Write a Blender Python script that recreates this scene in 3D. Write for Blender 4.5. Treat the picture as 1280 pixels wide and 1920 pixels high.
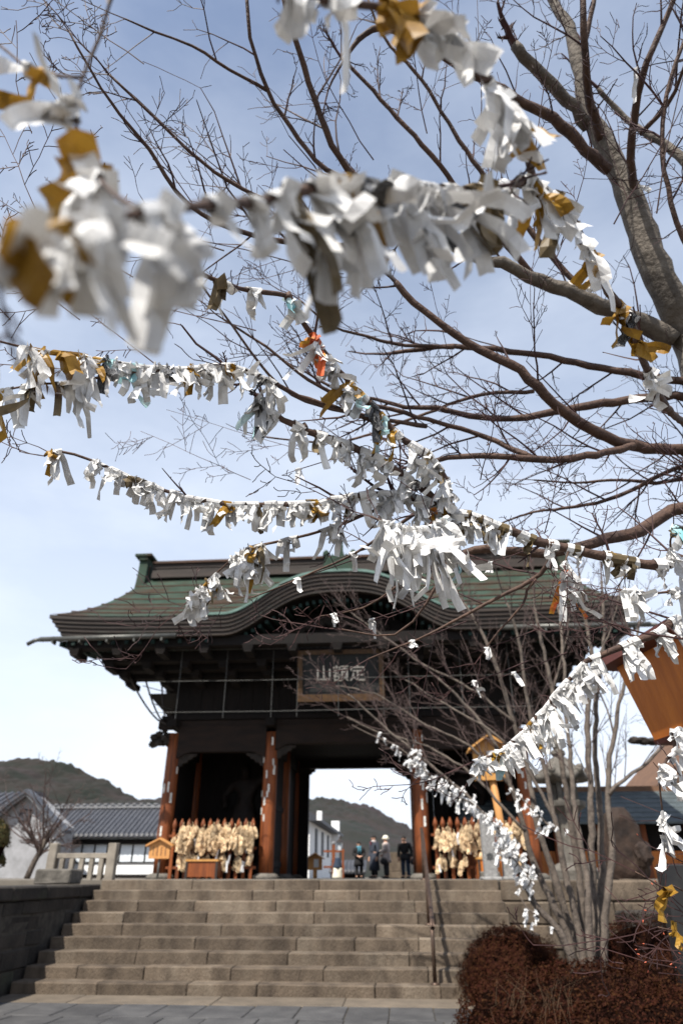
import bpy, bmesh, math, random
import numpy as np
from mathutils import Vector, Matrix, noise
R = math.radians
random.seed(7)
for o in list(bpy.data.objects): bpy.data.objects.remove(o)
S = bpy.context.scene
COL = S.collection
# ------------------------------------------------------------------ camera, sky, sun, exposure
PITCH, YAW, FPX = R(28.23), R(4.5), 1276.0          # focal length in photo pixels (1280 x 1920)
CAM = Vector((0, 0, 1.39))
cd = bpy.data.cameras.new('camera'); cam = bpy.data.objects.new('camera', cd); COL.objects.link(cam)
cam.location = CAM; cam.rotation_euler = (math.pi/2 + PITCH, 0, YAW)
cd.sensor_fit = 'VERTICAL'; cd.sensor_height = 36; cd.lens = 36*FPX/1920
cd.clip_start = .05; cd.clip_end = 6000
cd.dof.use_dof = True; cd.dof.focus_distance = 1.85; cd.dof.aperture_fstop = 3.7
S.camera = cam
SUN_EL, SUN_AZ = R(55), R(26)                        # azimuth: behind the viewer, turned to the left
W = bpy.data.worlds.new('World'); S.world = W; W.use_nodes = True
nt = W.node_tree; nt.nodes.clear()
def wn(t, **k):
    n = nt.nodes.new(t)
    for a, v in k.items(): setattr(n, a, v)
    return n
sky = wn('ShaderNodeTexSky', sky_type='NISHITA', sun_disc=False)
sky.sun_elevation = SUN_EL; sky.sun_rotation = math.pi + SUN_AZ
sky.air_density = 1.0; sky.dust_density = 1.2; sky.ozone_density = 1.6; sky.altitude = 300
bg = wn('ShaderNodeBackground'); bg.inputs['Strength'].default_value = .106
out = wn('ShaderNodeOutputWorld')
tc = wn('ShaderNodeTexCoord'); mp = wn('ShaderNodeMapping'); mp.inputs['Scale'].default_value = (1.2, 1.2, 3.2)
nz = wn('ShaderNodeTexNoise'); nz.inputs['Scale'].default_value = 1.7; nz.inputs['Detail'].default_value = 7; nz.inputs['Roughness'].default_value = .56
rp = wn('ShaderNodeValToRGB'); rp.color_ramp.elements[0].position = .42; rp.color_ramp.elements[1].position = .78
rp.color_ramp.elements[1].color = (.85, .85, .85, 1)
sx = wn('ShaderNodeSeparateXYZ'); mr = wn('ShaderNodeMapRange')
mr.inputs['From Min'].default_value = .10; mr.inputs['From Max'].default_value = 1.0
mr.inputs['To Min'].default_value = .88; mr.inputs['To Max'].default_value = .02
mx = wn('ShaderNodeMix', data_type='RGBA'); mx.inputs['B'].default_value = (5.7, 6.2, 7.05, 1)
ad = wn('ShaderNodeMath', operation='ADD'); mu = wn('ShaderNodeMath', operation='MULTIPLY'); mu.inputs[1].default_value = .36
ad.use_clamp = True
L = nt.links.new
L(tc.outputs['Generated'], mp.inputs[0]); L(mp.outputs[0], nz.inputs['Vector']); L(nz.outputs['Fac'], rp.inputs[0])
L(tc.outputs['Generated'], sx.inputs[0]); L(sx.outputs['Z'], mr.inputs['Value'])
L(rp.outputs[0], mu.inputs[0]); L(mu.outputs[0], ad.inputs[0]); L(mr.outputs[0], ad.inputs[1])
L(ad.outputs[0], mx.inputs['Factor']); L(sky.outputs[0], mx.inputs['A']); L(mx.outputs['Result'], bg.inputs['Color'])
L(bg.outputs[0], out.inputs[0])
sd = bpy.data.lights.new('sun', 'SUN'); sun = bpy.data.objects.new('sun', sd); COL.objects.link(sun)
sd.energy = 4.9; sd.angle = R(.53); sd.color = (1, .95, .87)
SUNDIR = Vector((math.sin(SUN_AZ)*math.cos(SUN_EL), math.cos(SUN_AZ)*math.cos(SUN_EL), -math.sin(SUN_EL)))
sun.rotation_euler = SUNDIR.to_track_quat('-Z', 'Y').to_euler(); sun.location = (-5, -10, 20)
S.view_settings.view_transform = 'Standard'; S.view_settings.look = 'None'
S.view_settings.exposure = 0.76; S.view_settings.gamma = 1
S.render.engine = 'CYCLES'
# ------------------------------------------------------------------ pixel -> world
FW = Vector((-math.sin(YAW)*math.cos(PITCH), math.cos(YAW)*math.cos(PITCH), math.sin(PITCH)))
RT = Vector((math.cos(YAW), math.sin(YAW), 0)); UP = RT.cross(FW)
def ray(x, y): return FW + RT*((x-640)/FPX) + UP*((960-y)/FPX)
def PD(x, y, d): return CAM + ray(x, y)*d            # at a depth along the view axis
def PY(x, y, Y): r = ray(x, y); return CAM + r*(Y/r.y)   # on the plane y = Y
def PZ(x, y, Z): r = ray(x, y); return CAM + r*((Z-CAM.z)/r.z)
# ------------------------------------------------------------------ materials
MAT = {}
def mat(name, col, rough=.8, col2=None, scale=6, detail=5, bump=0, bscale=None, vary=0, metal=0, stretch=None, trans=0, spec=.3, lo=.35, hi=.65, col3=None, s3=1.0, lo3=.5, hi3=.7, coords='Object', attr=None):
    m = bpy.data.materials.new(name); m.use_nodes = True
    t = m.node_tree; n = t.nodes; l = t.links.new
    b = n['Principled BSDF']; b.inputs['Roughness'].default_value = rough; b.inputs['Metallic'].default_value = metal
    b.inputs['Specular IOR Level'].default_value = spec
    c = n.new('ShaderNodeTexCoord'); mpn = n.new('ShaderNodeMapping')
    mpn.inputs['Scale'].default_value = stretch or (1, 1, 1)
    l(c.outputs[coords], mpn.inputs[0])
    if coords == 'Object' and vary:
        oi0 = n.new('ShaderNodeObjectInfo'); va = n.new('ShaderNodeVectorMath'); va.operation = 'SCALE'
        cv = n.new('ShaderNodeCombineXYZ'); l(oi0.outputs['Random'], cv.inputs[0]); l(oi0.outputs['Random'], cv.inputs[1])
        l(cv.outputs[0], va.inputs[0]); va.inputs['Scale'].default_value = 37.0
        l(va.outputs[0], mpn.inputs['Location'])
    out = None
    rgb = n.new('ShaderNodeRGB'); rgb.outputs[0].default_value = (*col, 1); out = rgb.outputs[0]
    def layer(cur, c2, sc, lo, hi):
        nz = n.new('ShaderNodeTexNoise'); nz.inputs['Scale'].default_value = sc; nz.inputs['Detail'].default_value = detail; nz.inputs['Roughness'].default_value = .62
        l(mpn.outputs[0], nz.inputs['Vector'])
        r = n.new('ShaderNodeMapRange'); r.inputs['From Min'].default_value = lo; r.inputs['From Max'].default_value = hi
        l(nz.outputs['Fac'], r.inputs['Value'])
        x = n.new('ShaderNodeMix'); x.data_type = 'RGBA'; l(r.outputs[0], x.inputs['Factor'])
        l(cur, x.inputs['A']); x.inputs['B'].default_value = (*c2, 1); return x.outputs['Result']
    if col2: out = layer(out, col2, scale, lo, hi)
    if col3: out = layer(out, col3, s3, lo3, hi3)
    if attr:
        a = n.new('ShaderNodeAttribute'); a.attribute_name = 'var'
        x = n.new('ShaderNodeMix'); x.data_type = 'RGBA'; l(a.outputs['Fac'], x.inputs['Factor'])
        l(out, x.inputs['A']); x.inputs['B'].default_value = (*attr, 1); out = x.outputs['Result']
    if vary:
        oi = n.new('ShaderNodeObjectInfo'); r = n.new('ShaderNodeMapRange')
        r.inputs['To Min'].default_value = 1-vary; r.inputs['To Max'].default_value = 1+vary
        l(oi.outputs['Random'], r.inputs['Value'])
        x = n.new('ShaderNodeVectorMath'); x.operation = 'SCALE'; l(out, x.inputs[0]); l(r.outputs[0], x.inputs['Scale']); out = x.outputs[0]
    l(out, b.inputs['Base Color'])
    if bump:
        nz = n.new('ShaderNodeTexNoise'); nz.inputs['Scale'].default_value = bscale or scale*3; nz.inputs['Detail'].default_value = 6
        l(mpn.outputs[0], nz.inputs['Vector'])
        bp = n.new('ShaderNodeBump'); bp.inputs['Strength'].default_value = bump; bp.inputs['Distance'].default_value = .02
        l(nz.outputs['Fac'], bp.inputs['Height']); l(bp.outputs[0], b.inputs['Normal'])
    if trans:
        tr = n.new('ShaderNodeBsdfTranslucent'); l(out, tr.inputs['Color'])
        ms = n.new('ShaderNodeMixShader'); ms.inputs[0].default_value = trans
        l(b.outputs[0], ms.inputs[1]); l(tr.outputs[0], ms.inputs[2]); l(ms.outputs[0], n['Material Output'].inputs[0])
    MAT[name] = m; return m
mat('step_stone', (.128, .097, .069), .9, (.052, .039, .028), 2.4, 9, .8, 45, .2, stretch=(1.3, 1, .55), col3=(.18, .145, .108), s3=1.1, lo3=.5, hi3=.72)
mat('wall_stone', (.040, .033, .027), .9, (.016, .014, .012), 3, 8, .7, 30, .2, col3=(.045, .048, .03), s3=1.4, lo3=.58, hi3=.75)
mat('light_stone', (.25, .22, .18), .9, (.15, .13, .105), 4, 7, .4, 50, .08)
mat('apron_stone', (.135, .108, .08), .9, (.09, .073, .055), 3, 7, .3, 40, .08)
mat('paver', (.075, .073, .072), .85, (.042, .041, .042), 2.5, 8, .4, 40, .16)
mat('joint', (.06, .052, .042), .95, (.03, .026, .022), 9)
mat('ground', (.12, .11, .09), .95, (.08, .07, .06), 1.2, 8, .3, 30)
mat('terrace', (.17, .15, .125), .95, (.12, .105, .085), 1.5, 8, .2, 30)
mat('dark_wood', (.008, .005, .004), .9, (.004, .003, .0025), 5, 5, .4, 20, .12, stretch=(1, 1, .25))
mat('mid_wood', (.020, .0105, .0065), .85, (.009, .0055, .004), 5, 5, .4, 20, .1, stretch=(.25, 1, 1))
mat('red_wood', (.22, .060, .014), .6, (.105, .028, .009), 3, 6, .4, 24, .08, stretch=(4, 4, .35), col3=(.03, .017, .011), s3=1.5, lo3=.55, hi3=.8)
mat('orange_wood', (.46, .14, .018), .5, (.34, .095, .012), 3, 6, .15, 30, .04, stretch=(5, 5, .4))
mat('pale_wood', (.50, .26, .075), .6, (.38, .18, .05), 4, 6, .15, 30, .05, stretch=(5, 5, .4))
mat('post_wood', (.50, .25, .085), .6, (.40, .18, .055), 4, 6, .15, 30, .05, stretch=(5, 5, .4))
mat('maroon', (.13, .04, .03), .55, (.09, .028, .02), 4)
mat('copper', (.021, .036, .026), .8, (.040, .062, .046), 1.6, 9, .3, 18, 0, stretch=(.6, .8, .5), col3=(.040, .026, .018), s3=1.1, lo3=.45, hi3=.62, spec=.1)
mat('copper_pale', (.10, .17, .148), .6, (.06, .105, .088), 3)
mat('copper_brown', (.038, .027, .021), .7, (.018, .0135, .011), 2, 7, .3, 20, .08, stretch=(.3, 1, 3), col3=(.055, .068, .055), s3=1.2, lo3=.6, hi3=.8)
mat('batten', (.06, .027, .014), .75, (.035, .018, .01), 3)
mat('teal_paint', (.010, .030, .025), .8, (.006, .016, .014), 6, vary=.2)
mat('gutter', (.10, .10, .09), .45, (.06, .06, .055), 5, metal=.4)
mat('net_metal', (.10, .10, .095), .5, (.07, .07, .066), 8, metal=.2)
mat('dark_metal', (.03, .028, .026), .5, (.05, .035, .028), 8, metal=.3)
mat('rail_metal', (.11, .07, .05), .4, (.06, .042, .032), 12, metal=.5)
mat('plaque', (.008, .008, .0075), .7, (.012, .013, .012), 6)
mat('gilt', (.085, .042, .014), .6, (.04, .022, .01), 12)
mat('kanji', (.72, .66, .55), .7, (.6, .52, .42), 30)
mat('ink', (.03, .03, .03), .8)
mat('slip', (.68, .66, .6), .85, (.2, .19, .18), 40, 3, vary=.2, lo=.5, hi=.6)
mat('carving', (.030, .022, .017), .85, (.012, .010, .008), 7, 6, .6, 24)
mat('statue', (.022, .013, .009), .7, (.009, .006, .005), 5, 6, .5, 18)
mat('straw', (.68, .52, .33), .9, (.30, .20, .11), 18, 4, .6, 60, .38)
mat('plaster', (.80, .80, .79), .8, (.72, .72, .71), 1.5)
mat('window', (.66, .70, .73), .5, (.55, .60, .64), 1.2, vary=.1, spec=.5)
mat('grey_tile', (.040, .043, .052), .55, (.062, .065, .075), 3, 6, vary=.15)
mat('tile_edge', (.22, .22, .225), .6, (.14, .14, .145), 8)
mat('slate', (.075, .09, .092), .6, (.045, .055, .058), 4, 6, .2, 20, .14, stretch=(1, .4, 1))
mat('beam_brown', (.15, .08, .045), .8, (.09, .05, .03), 4, stretch=(.3, 1, 1))
mat('tan_wall', (.48, .30, .19), .9, (.4, .25, .16), 2)
mat('granite', (.27, .265, .255), .85, (.16, .155, .15), 22, 5, .4, 50)
mat('lichen_stone', (.15, .135, .115), .9, (.07, .063, .053), 5, 7, .8, 18, .1)
mat('stele_rock', (.040, .023, .015), .8, (.014, .009, .007), 3, 8, .9, 9, col3=(.085, .06, .04), s3=2.2, lo3=.56, hi3=.72)
mat('black_panel', (.012, .012, .013), .5, (.022, .021, .02), 6)
mat('bark', (.145, .122, .098), .85, (.065, .054, .044), 9, 6, .7, 34, .05, col3=(.20, .178, .15), s3=5, lo3=.55, hi3=.7)
mat('branch_bark', (.095, .055, .038), .75, (.05, .030, .024), 14, 5, .5, 50, .08)
mat('twig', (.055, .022, .020), .7, (.030, .015, .015), 12)
mat('shrub_bark', (.14, .112, .09), .85, (.065, .052, .043), 12, 5, .6, 40, .1)
mat('shrub_twig', (.085, .056, .049), .8, (.05, .034, .031), 12)
mat('bud', (.40, .09, .045), .6)
mat('leaf_red', (.034, .0078, .0040), .8, (.016, .0048, .0032), 1.6, 5, attr=(.042, .017, .0055), trans=.1, spec=.08)
mat('leaf_core', (.008, .004, .003), 1.0, spec=0)
mat('pine', (.07, .065, .022), .7, (.03, .04, .014), 4, attr=(.12, .08, .03))
mat('dry_grass', (.13, .08, .045), .9, (.08, .05, .03), 9)
mat('hill', (.010, .0125, .0075), .95, (.022, .016, .0125), .03, 10, 1.0, .12, lo=.4, hi=.62, col3=(.027, .019, .019), s3=.011, lo3=.5, hi3=.66)
mat('skin', (.52, .30, .21), .6)
for k, c in dict(cloth_black=(.02, .019, .02), cloth_navy=(.045, .052, .07), cloth_beige=(.52, .44, .40), cloth_cream=(.78, .75, .62), cloth_blue=(.10, .32, .42), cloth_white=(.78, .78, .78), cloth_jean=(.03, .045, .075), hair_black=(.015, .013, .012), shoe=(.02, .018, .017), cloth_maroon=(.2, .03, .04)).items():
    mat(k, c, .85, tuple(v*.75 for v in c), 14)
# printed paper: folded strips, faint rows of print across the strip
def paper(name, col, ink, inkamt=.55, trans=.3, col2=None, rough=.8, sc=90):
    m = bpy.data.materials.new(name); m.use_nodes = True; t = m.node_tree; n = t.nodes; l = t.links.new
    b = n['Principled BSDF']; b.inputs['Roughness'].default_value = rough; b.inputs['Specular IOR Level'].default_value = .2
    uv = n.new('ShaderNodeUVMap'); mpn = n.new('ShaderNodeMapping'); mpn.inputs['Scale'].default_value = (sc, sc*4.5, 1)
    oi = n.new('ShaderNodeObjectInfo'); cb = n.new('ShaderNodeCombineXYZ'); ml = n.new('ShaderNodeMath'); ml.operation = 'MULTIPLY'; ml.inputs[1].default_value = 77
    l(oi.outputs['Random'], ml.inputs[0]); l(ml.outputs[0], cb.inputs[0]); l(ml.outputs[0], cb.inputs[1]); l(cb.outputs[0], mpn.inputs['Location'])
    l(uv.outputs[0], mpn.inputs[0])
    nz = n.new('ShaderNodeTexNoise'); nz.inputs['Scale'].default_value = 1.0; nz.inputs['Detail'].default_value = 3; l(mpn.outputs[0], nz.inputs['Vector'])
    r = n.new('ShaderNodeMapRange'); r.inputs['From Min'].default_value = .56; r.inputs['From Max'].default_value = .60; r.inputs['To Max'].default_value = inkamt
    l(nz.outputs['Fac'], r.inputs['Value'])
    big = n.new('ShaderNodeTexNoise'); big.inputs['Scale'].default_value = 22; big.inputs['Detail'].default_value = 3
    gm = n.new('ShaderNodeNewGeometry'); l(gm.outputs['Position'], big.inputs['Vector'])
    x0 = n.new('ShaderNodeMix'); x0.data_type = 'RGBA'; x0.inputs['A'].default_value = (*col, 1); x0.inputs['B'].default_value = (*(col2 or tuple(v*.82 for v in col)), 1)
    r2 = n.new('ShaderNodeMapRange'); r2.inputs['From Min'].default_value = .45; r2.inputs['From Max'].default_value = .62; l(big.outputs['Fac'], r2.inputs['Value']); l(r2.outputs[0], x0.inputs['Factor'])
    x = n.new('ShaderNodeMix'); x.data_type = 'RGBA'; l(r.outputs[0], x.inputs['Factor']); l(x0.outputs['Result'], x.inputs['A']); x.inputs['B'].default_value = (*ink, 1)
    rr = n.new('ShaderNodeMapRange'); rr.inputs['To Min'].default_value = .72; rr.inputs['To Max'].default_value = 1.04; l(oi.outputs['Random'], rr.inputs['Value'])
    sc_ = n.new('ShaderNodeVectorMath'); sc_.operation = 'SCALE'; l(x.outputs['Result'], sc_.inputs[0]); l(rr.outputs[0], sc_.inputs['Scale'])
    l(sc_.outputs[0], b.inputs['Base Color'])
    tr = n.new('ShaderNodeBsdfTranslucent'); l(sc_.outputs[0], tr.inputs['Color']); ms = n.new('ShaderNodeMixShader'); ms.inputs[0].default_value = trans
    l(b.outputs[0], ms.inputs[1]); l(tr.outputs[0], ms.inputs[2]); l(ms.outputs[0], n['Material Output'].inputs[0]); MAT[name] = m
paper('paper_white', (.86, .85, .83), (.20, .19, .19), .55, .09, (.62, .61, .60), sc=42)
paper('paper_gold', (.42, .235, .035), (.10, .06, .02), .6, .15, (.27, .14, .02), .45, 50)
paper('paper_bronze', (.17, .125, .065), (.06, .045, .03), .5, .1, (.10, .075, .045), .5, 60)
paper('paper_teal', (.62, .74, .74), (.06, .36, .42), .9, .25, (.30, .58, .62), .8, 30)
paper('paper_black', (.03, .03, .035), (.55, .55, .55), .8, .05, (.02, .02, .022), .6, 30)
paper('paper_red', (.62, .10, .05), (.75, .42, .05), .8, .2, (.60, .30, .04), .6, 30)
# ------------------------------------------------------------------ mesh builder
class MB:
    def __init__(s): s.v = []; s.f = []; s.uv = None; s.mi = []
    def add(s, vs, fs, uvs=None):
        o = len(s.v); s.v += [tuple(p) for p in vs]; s.f += [tuple(i+o for i in q) for q in fs]
        if uvs is not None:
            if s.uv is None: s.uv = []
            s.uv += uvs
        return s
    def box(s, c, d, rot=None, taper=1.0, jit=0):
        hx, hy, hz = d[0]/2, d[1]/2, d[2]/2; vs = []
        for z in (-1, 1):
            k = taper if z > 0 else 1
            for x, y in ((-1, -1), (1, -1), (1, 1), (-1, 1)):
                p = Vector((x*hx*k, y*hy*k, z*hz))
                if jit: p += Vector([random.uniform(-jit, jit) for _ in range(3)])
                if rot is not None: p = rot @ p
                vs.append(p + Vector(c))
        return s.add(vs, [(3, 2, 1, 0), (4, 5, 6, 7), (0, 1, 5, 4), (1, 2, 6, 5), (2, 3, 7, 6), (3, 0, 4, 7)])
    def bbox(s, lo, hi, jit=0): return s.box([(a+b)/2 for a, b in zip(lo, hi)], [b-a for a, b in zip(lo, hi)], jit=jit)
    def stone(s, lo, hi, b=.012, jit=.004):
        # a block with worn (chamfered) edges
        c = [(a+q)/2 for a, q in zip(lo, hi)]; h = [(q-a)/2 for a, q in zip(lo, hi)]; vs = []
        for z in (-1, 1):
            for x, y in ((-1, -1), (1, -1), (1, 1), (-1, 1)):
                j = [random.uniform(-jit, jit) for _ in range(3)]; bb = b*random.uniform(.6, 1.6)
                P = [c[0]+x*h[0]+j[0], c[1]+y*h[1]+j[1], c[2]+z*h[2]+j[2]]
                vs += [(P[0]-x*bb, P[1]-y*bb, P[2]), (P[0]-x*bb, P[1], P[2]-z*bb), (P[0], P[1]-y*bb, P[2]-z*bb)]
        def i(z, k, a): return (0 if z < 0 else 12) + k*3 + a
        fs = [(i(-1, 3, 0), i(-1, 2, 0), i(-1, 1, 0), i(-1, 0, 0)), (i(1, 0, 0), i(1, 1, 0), i(1, 2, 0), i(1, 3, 0))]
        for k in range(4):
            n = (k+1) % 4; a = 1 if k % 2 == 0 else 2; o = 3-a
            fs.append((i(-1, k, a), i(-1, n, a), i(1, n, a), i(1, k, a)))
            fs.append((i(-1, k, 0), i(-1, n, 0), i(-1, n, a), i(-1, k, a)))
            fs.append((i(1, k, a), i(1, n, a), i(1, n, 0), i(1, k, 0)))
            fs.append((i(-1, k, o), i(-1, k, a), i(1, k, a), i(1, k, o)) if True else ())
            fs.append((i(-1, k, 0), i(-1, k, a), i(-1, k, o)) if k % 2 else (i(-1, k, 0), i(-1, k, a), i(-1, k, o)))
            fs.append((i(1, k, 0), i(1, k, o), i(1, k, a)))
        return s.add(vs, fs)
    def tube(s, pts, rad, n=6, cap=True, squash=1.0):
        pts = [Vector(p) for p in pts]; m = len(pts)
        if not hasattr(rad, '__len__'): rad = [rad]*m
        T = (pts[1]-pts[0]).normalized(); ref = Vector((0, 0, 1)) if abs(T.z) < .9 else Vector((1, 0, 0))
        N = T.cross(ref).normalized(); vs = []
        for i in range(m):
            a = pts[max(i-1, 0)]; b = pts[min(i+1, m-1)]; T = (b-a)
            T = T.normalized() if T.length > 1e-9 else Vector((0, 0, 1))
            N = (N - T*N.dot(T)); N = N.normalized() if N.length > 1e-6 else T.orthogonal().normalized()
            B = T.cross(N)
            for k in range(n):
                an = 2*math.pi*k/n; vs.append(pts[i] + N*(math.cos(an)*rad[i]) + B*(math.sin(an)*rad[i]*squash))
        fs = [(i*n+k, i*n+(k+1) % n, (i+1)*n+(k+1) % n, (i+1)*n+k) for i in range(m-1) for k in range(n)]
        if cap: fs += [tuple(range(n-1, -1, -1)), tuple((m-1)*n+k for k in range(n))]
        return s.add(vs, fs)
    def lathe(s, c, prof, n=12, sx=1, sy=1, rot=None):
        vs = []
        for r, z in prof:
            for k in range(n):
                an = 2*math.pi*k/n; p = Vector((math.cos(an)*r*sx, math.sin(an)*r*sy, z))
                if rot is not None: p = rot @ p
                vs.append(p + Vector(c))
        m = len(prof)
        fs = [(i*n+k, i*n+(k+1) % n, (i+1)*n+(k+1) % n, (i+1)*n+k) for i in range(m-1) for k in range(n)]
        fs += [tuple(range(n-1, -1, -1)), tuple((m-1)*n+k for k in range(n))]
        return s.add(vs, fs)
    def prism(s, poly, fn, depth):
        # poly: 2-D outline; fn(a, b, w) -> 3-D point; w = 0 .. depth
        n = len(poly); vs = [fn(a, b, 0) for a, b in poly] + [fn(a, b, depth) for a, b in poly]
        fs = [tuple(range(n)), tuple(range(2*n-1, n-1, -1))] + [(i, i+n, (i+1) % n+n, (i+1) % n) for i in range(n)]
        return s.add(vs, fs)
    def blob(s, c, r, seed=0, amp=.25, fr=2.5, sub=2):
        bm = bmesh.new(); bmesh.ops.create_icosphere(bm, subdivisions=sub, radius=1)
        vs = []
        for v in bm.verts:
            p = v.co.normalized(); k = 1 + amp*noise.noise(p*fr + Vector((seed*7.1, seed*3.3, seed)))
            vs.append((c[0]+p.x*r[0]*k, c[1]+p.y*r[1]*k, c[2]+p.z*r[2]*k))
        fs = [tuple(v.index for v in f.verts) for f in bm.faces]; bm.free(); return s.add(vs, fs)
    def mesh(s, name, m, smooth=False):
        me = bpy.data.meshes.new(name); me.from_pydata(s.v, [], s.f); me.update()
        if isinstance(m, str): me.materials.append(MAT[m])
        if s.uv is not None and len(s.uv) == len(s.v):
            ul = me.uv_layers.new(name='UVMap')
            li = np.empty(len(me.loops), dtype=np.int32); me.loops.foreach_get('vertex_index', li)
            ul.data.foreach_set('uv', np.array(s.uv, dtype=np.float32)[li].ravel())
        if smooth: me.polygons.foreach_set('use_smooth', [True]*len(me.polygons))
        return me
    def build(s, name, m, parent=None, smooth=False, normals=True):
        me = s.mesh(name, m, smooth)
        if normals:
            bm = bmesh.new(); bm.from_mesh(me); bmesh.ops.recalc_face_normals(bm, faces=bm.faces); bm.to_mesh(me); bm.free()
        return link(name, me, parent)
def link(name, me, parent=None):
    o = bpy.data.objects.new(name, me); COL.objects.link(o)
    if parent is not None: o.parent = parent; o.matrix_parent_inverse = parent.matrix_basis.inverted()
    return o
def tag(o, label, cat, group=None):
    o['label'] = label; o['category'] = cat
    if group: o['group'] = group
    return o
def thing(name, label, cat, loc=(0, 0, 0), group=None):
    o = bpy.data.objects.new(name, None); COL.objects.link(o); o.location = loc; o.empty_display_size = .1
    return tag(o, label, cat, group)
def struct(o): o['kind'] = 'structure'; return o
def stuff(o): o['kind'] = 'stuff'; return o
def smooth_line(pts, step=.05, rads=None):
    # Catmull-Rom resampling; rads interpolated along
    pts = [Vector(p) for p in pts]; n = len(pts); out = []; ro = []
    for i in range(n-1):
        p0 = pts[max(i-1, 0)]; p1 = pts[i]; p2 = pts[i+1]; p3 = pts[min(i+2, n-1)]
        k = max(2, int((p2-p1).length/step))
        for j in range(k):
            t = j/k; t2 = t*t; t3 = t2*t
            out.append(.5*((2*p1) + (p2-p0)*t + (2*p0-5*p1+4*p2-p3)*t2 + (3*p1-p0-3*p2+p3)*t3))
            if rads: ro.append(rads[i]*(1-t)+rads[i+1]*t)
    out.append(pts[-1])
    if rads: ro.append(rads[-1]); return out, ro
    return out
def text_mesh(body, size, extrude=.01):
    cu = bpy.data.curves.new('text', 'FONT'); cu.body = body; cu.size = size; cu.extrude = extrude; cu.align_x = 'CENTER'; cu.align_y = 'CENTER'
    o = bpy.data.objects.new('text', cu); COL.objects.link(o)
    dg = bpy.context.evaluated_depsgraph_get(); me = bpy.data.meshes.new_from_object(o.evaluated_get(dg))
    bpy.data.objects.remove(o); return me
# ================================================================== GROUND, TERRACE, STAIRS
TZ = 1.35                                            # terrace height = nine risers of 0.15
RIS, TRD, Y1 = .15, .33, 10.68
LIPY = Y1 + 8*TRD
SXL, SXR = -5.30, 1.62                               # stair ends
g = MB(); g.add([(-900, -40, 0), (900, -40, 0), (900, 1500, 0), (-900, 1500, 0)], [(0, 1, 2, 3)])
struct(g.build('ground', 'ground'))
g = MB(); g.bbox((-60, LIPY+.35, -.5), (60, 140, TZ-.004)); struct(g.build('terrace', 'terrace'))
# paving in front of the stairs
pav = MB(); pav.add([(-9, 4, .004), (1.35, 4, .004), (1.35, Y1, .004), (-9, Y1, .004)], [(0, 1, 2, 3)])
pav = struct(pav.build('pavement', 'joint'))
rng = random.Random(3)
y = 10.02
for row in range(5):
    ln = rng.uniform(.8, 1.0); x = -9 + rng.uniform(0, .4)
    while x < .98:
        w = min(rng.uniform(.42, .62), 1.06-x)
        if w < .15: break
        b = MB(); b.stone((x, y-ln, -.05), (x+w-.012, y-.012, .016+rng.uniform(-.003, .003)), .008, .003); b.build('paving_slab', 'paver', pav)
        x += w
    y -= ln
x = -5.25
while x < 1.0:
    w = min(rng.uniform(1.0, 1.9), 1.06-x)
    if w < .2: break
    b = MB(); b.stone((x, 10.03, -.05), (x+w-.008, Y1-.01, .02), .008, .003); b.build('apron_slab', 'apron_stone', pav); x += w
for i in range(7):
    b = MB(); yy = 10.6-i*.52; b.stone((1.08, yy-.5, -.05), (1.30, yy, .03), .02, .01); b.build('edging_stone', 'light_stone', pav)
for i in range(9):
    b = MB(); yy = 10.62-i*.34; xx = 1.42+.03*math.sin(i*2); b.blob((xx, yy, .04), (.13, .17, .12), i, .3); b.build('edging_boulder', 'lichen_stone', pav, smooth=True)
# stairs
st = thing('stone_staircase', 'broad flight of nine weathered brown stone steps leading up to the temple gate', 'staircase', (-2, Y1, 0))
core = MB()
for k in range(9): core.bbox((SXL+.05, Y1+k*TRD+.05, -.1), (SXR-.05-.001*k, LIPY+.9, (k+1)*RIS-.02-.0005*k))
core.build('step_core', 'joint', st)
rng = random.Random(11)
for k in range(9):
    x = SXL; y0 = Y1+k*TRD; z0 = k*RIS; xr = SXR + (0.0 if k else .2)
    dep = TRD+.07 if k < 8 else .8
    while x < xr-.05:
        w = rng.uniform(.75, 1.75)
        if x+w > xr-.4: w = xr-x
        b = MB(); dy = rng.uniform(-.008, .008)
        b.stone((x+.004, y0+dy, z0-.02), (x+w-.004, y0+dep, z0+RIS+rng.uniform(-.003, .003)), .011, .004)
        b.build('step_block', 'step_stone', st); x += w
# right-hand terrace wall of big squared blocks
tw = thing('retaining_wall', 'pale squared stone retaining wall at the side of the steps behind the maroon bush', 'wall', (4, LIPY, 0))
c = MB(); c.bbox((SXR+.03, LIPY+.08, 0), (12, LIPY+.5, TZ-.02)); c.build('wall_core', 'joint', tw)
rng = random.Random(5); z = 0
for h in (.36, .34, .33, .32):
    x = SXR+.03
    while x < 12:
        w = rng.uniform(.6, 1.15); b = MB(); b.stone((x+.005, LIPY+.02+rng.uniform(-.02, .02), z+.004), (x+w-.005, LIPY+.45, z+h-.004), .02, .008)
        b.build('wall_block', 'step_stone', tw); x += w
    z += h
b = MB(); b.stone((SXR+.01, LIPY-.85, .30), (SXR+.45, LIPY-.03, .62), .02, .01); b.build('corner_block', 'wall_stone', tw)
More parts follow.
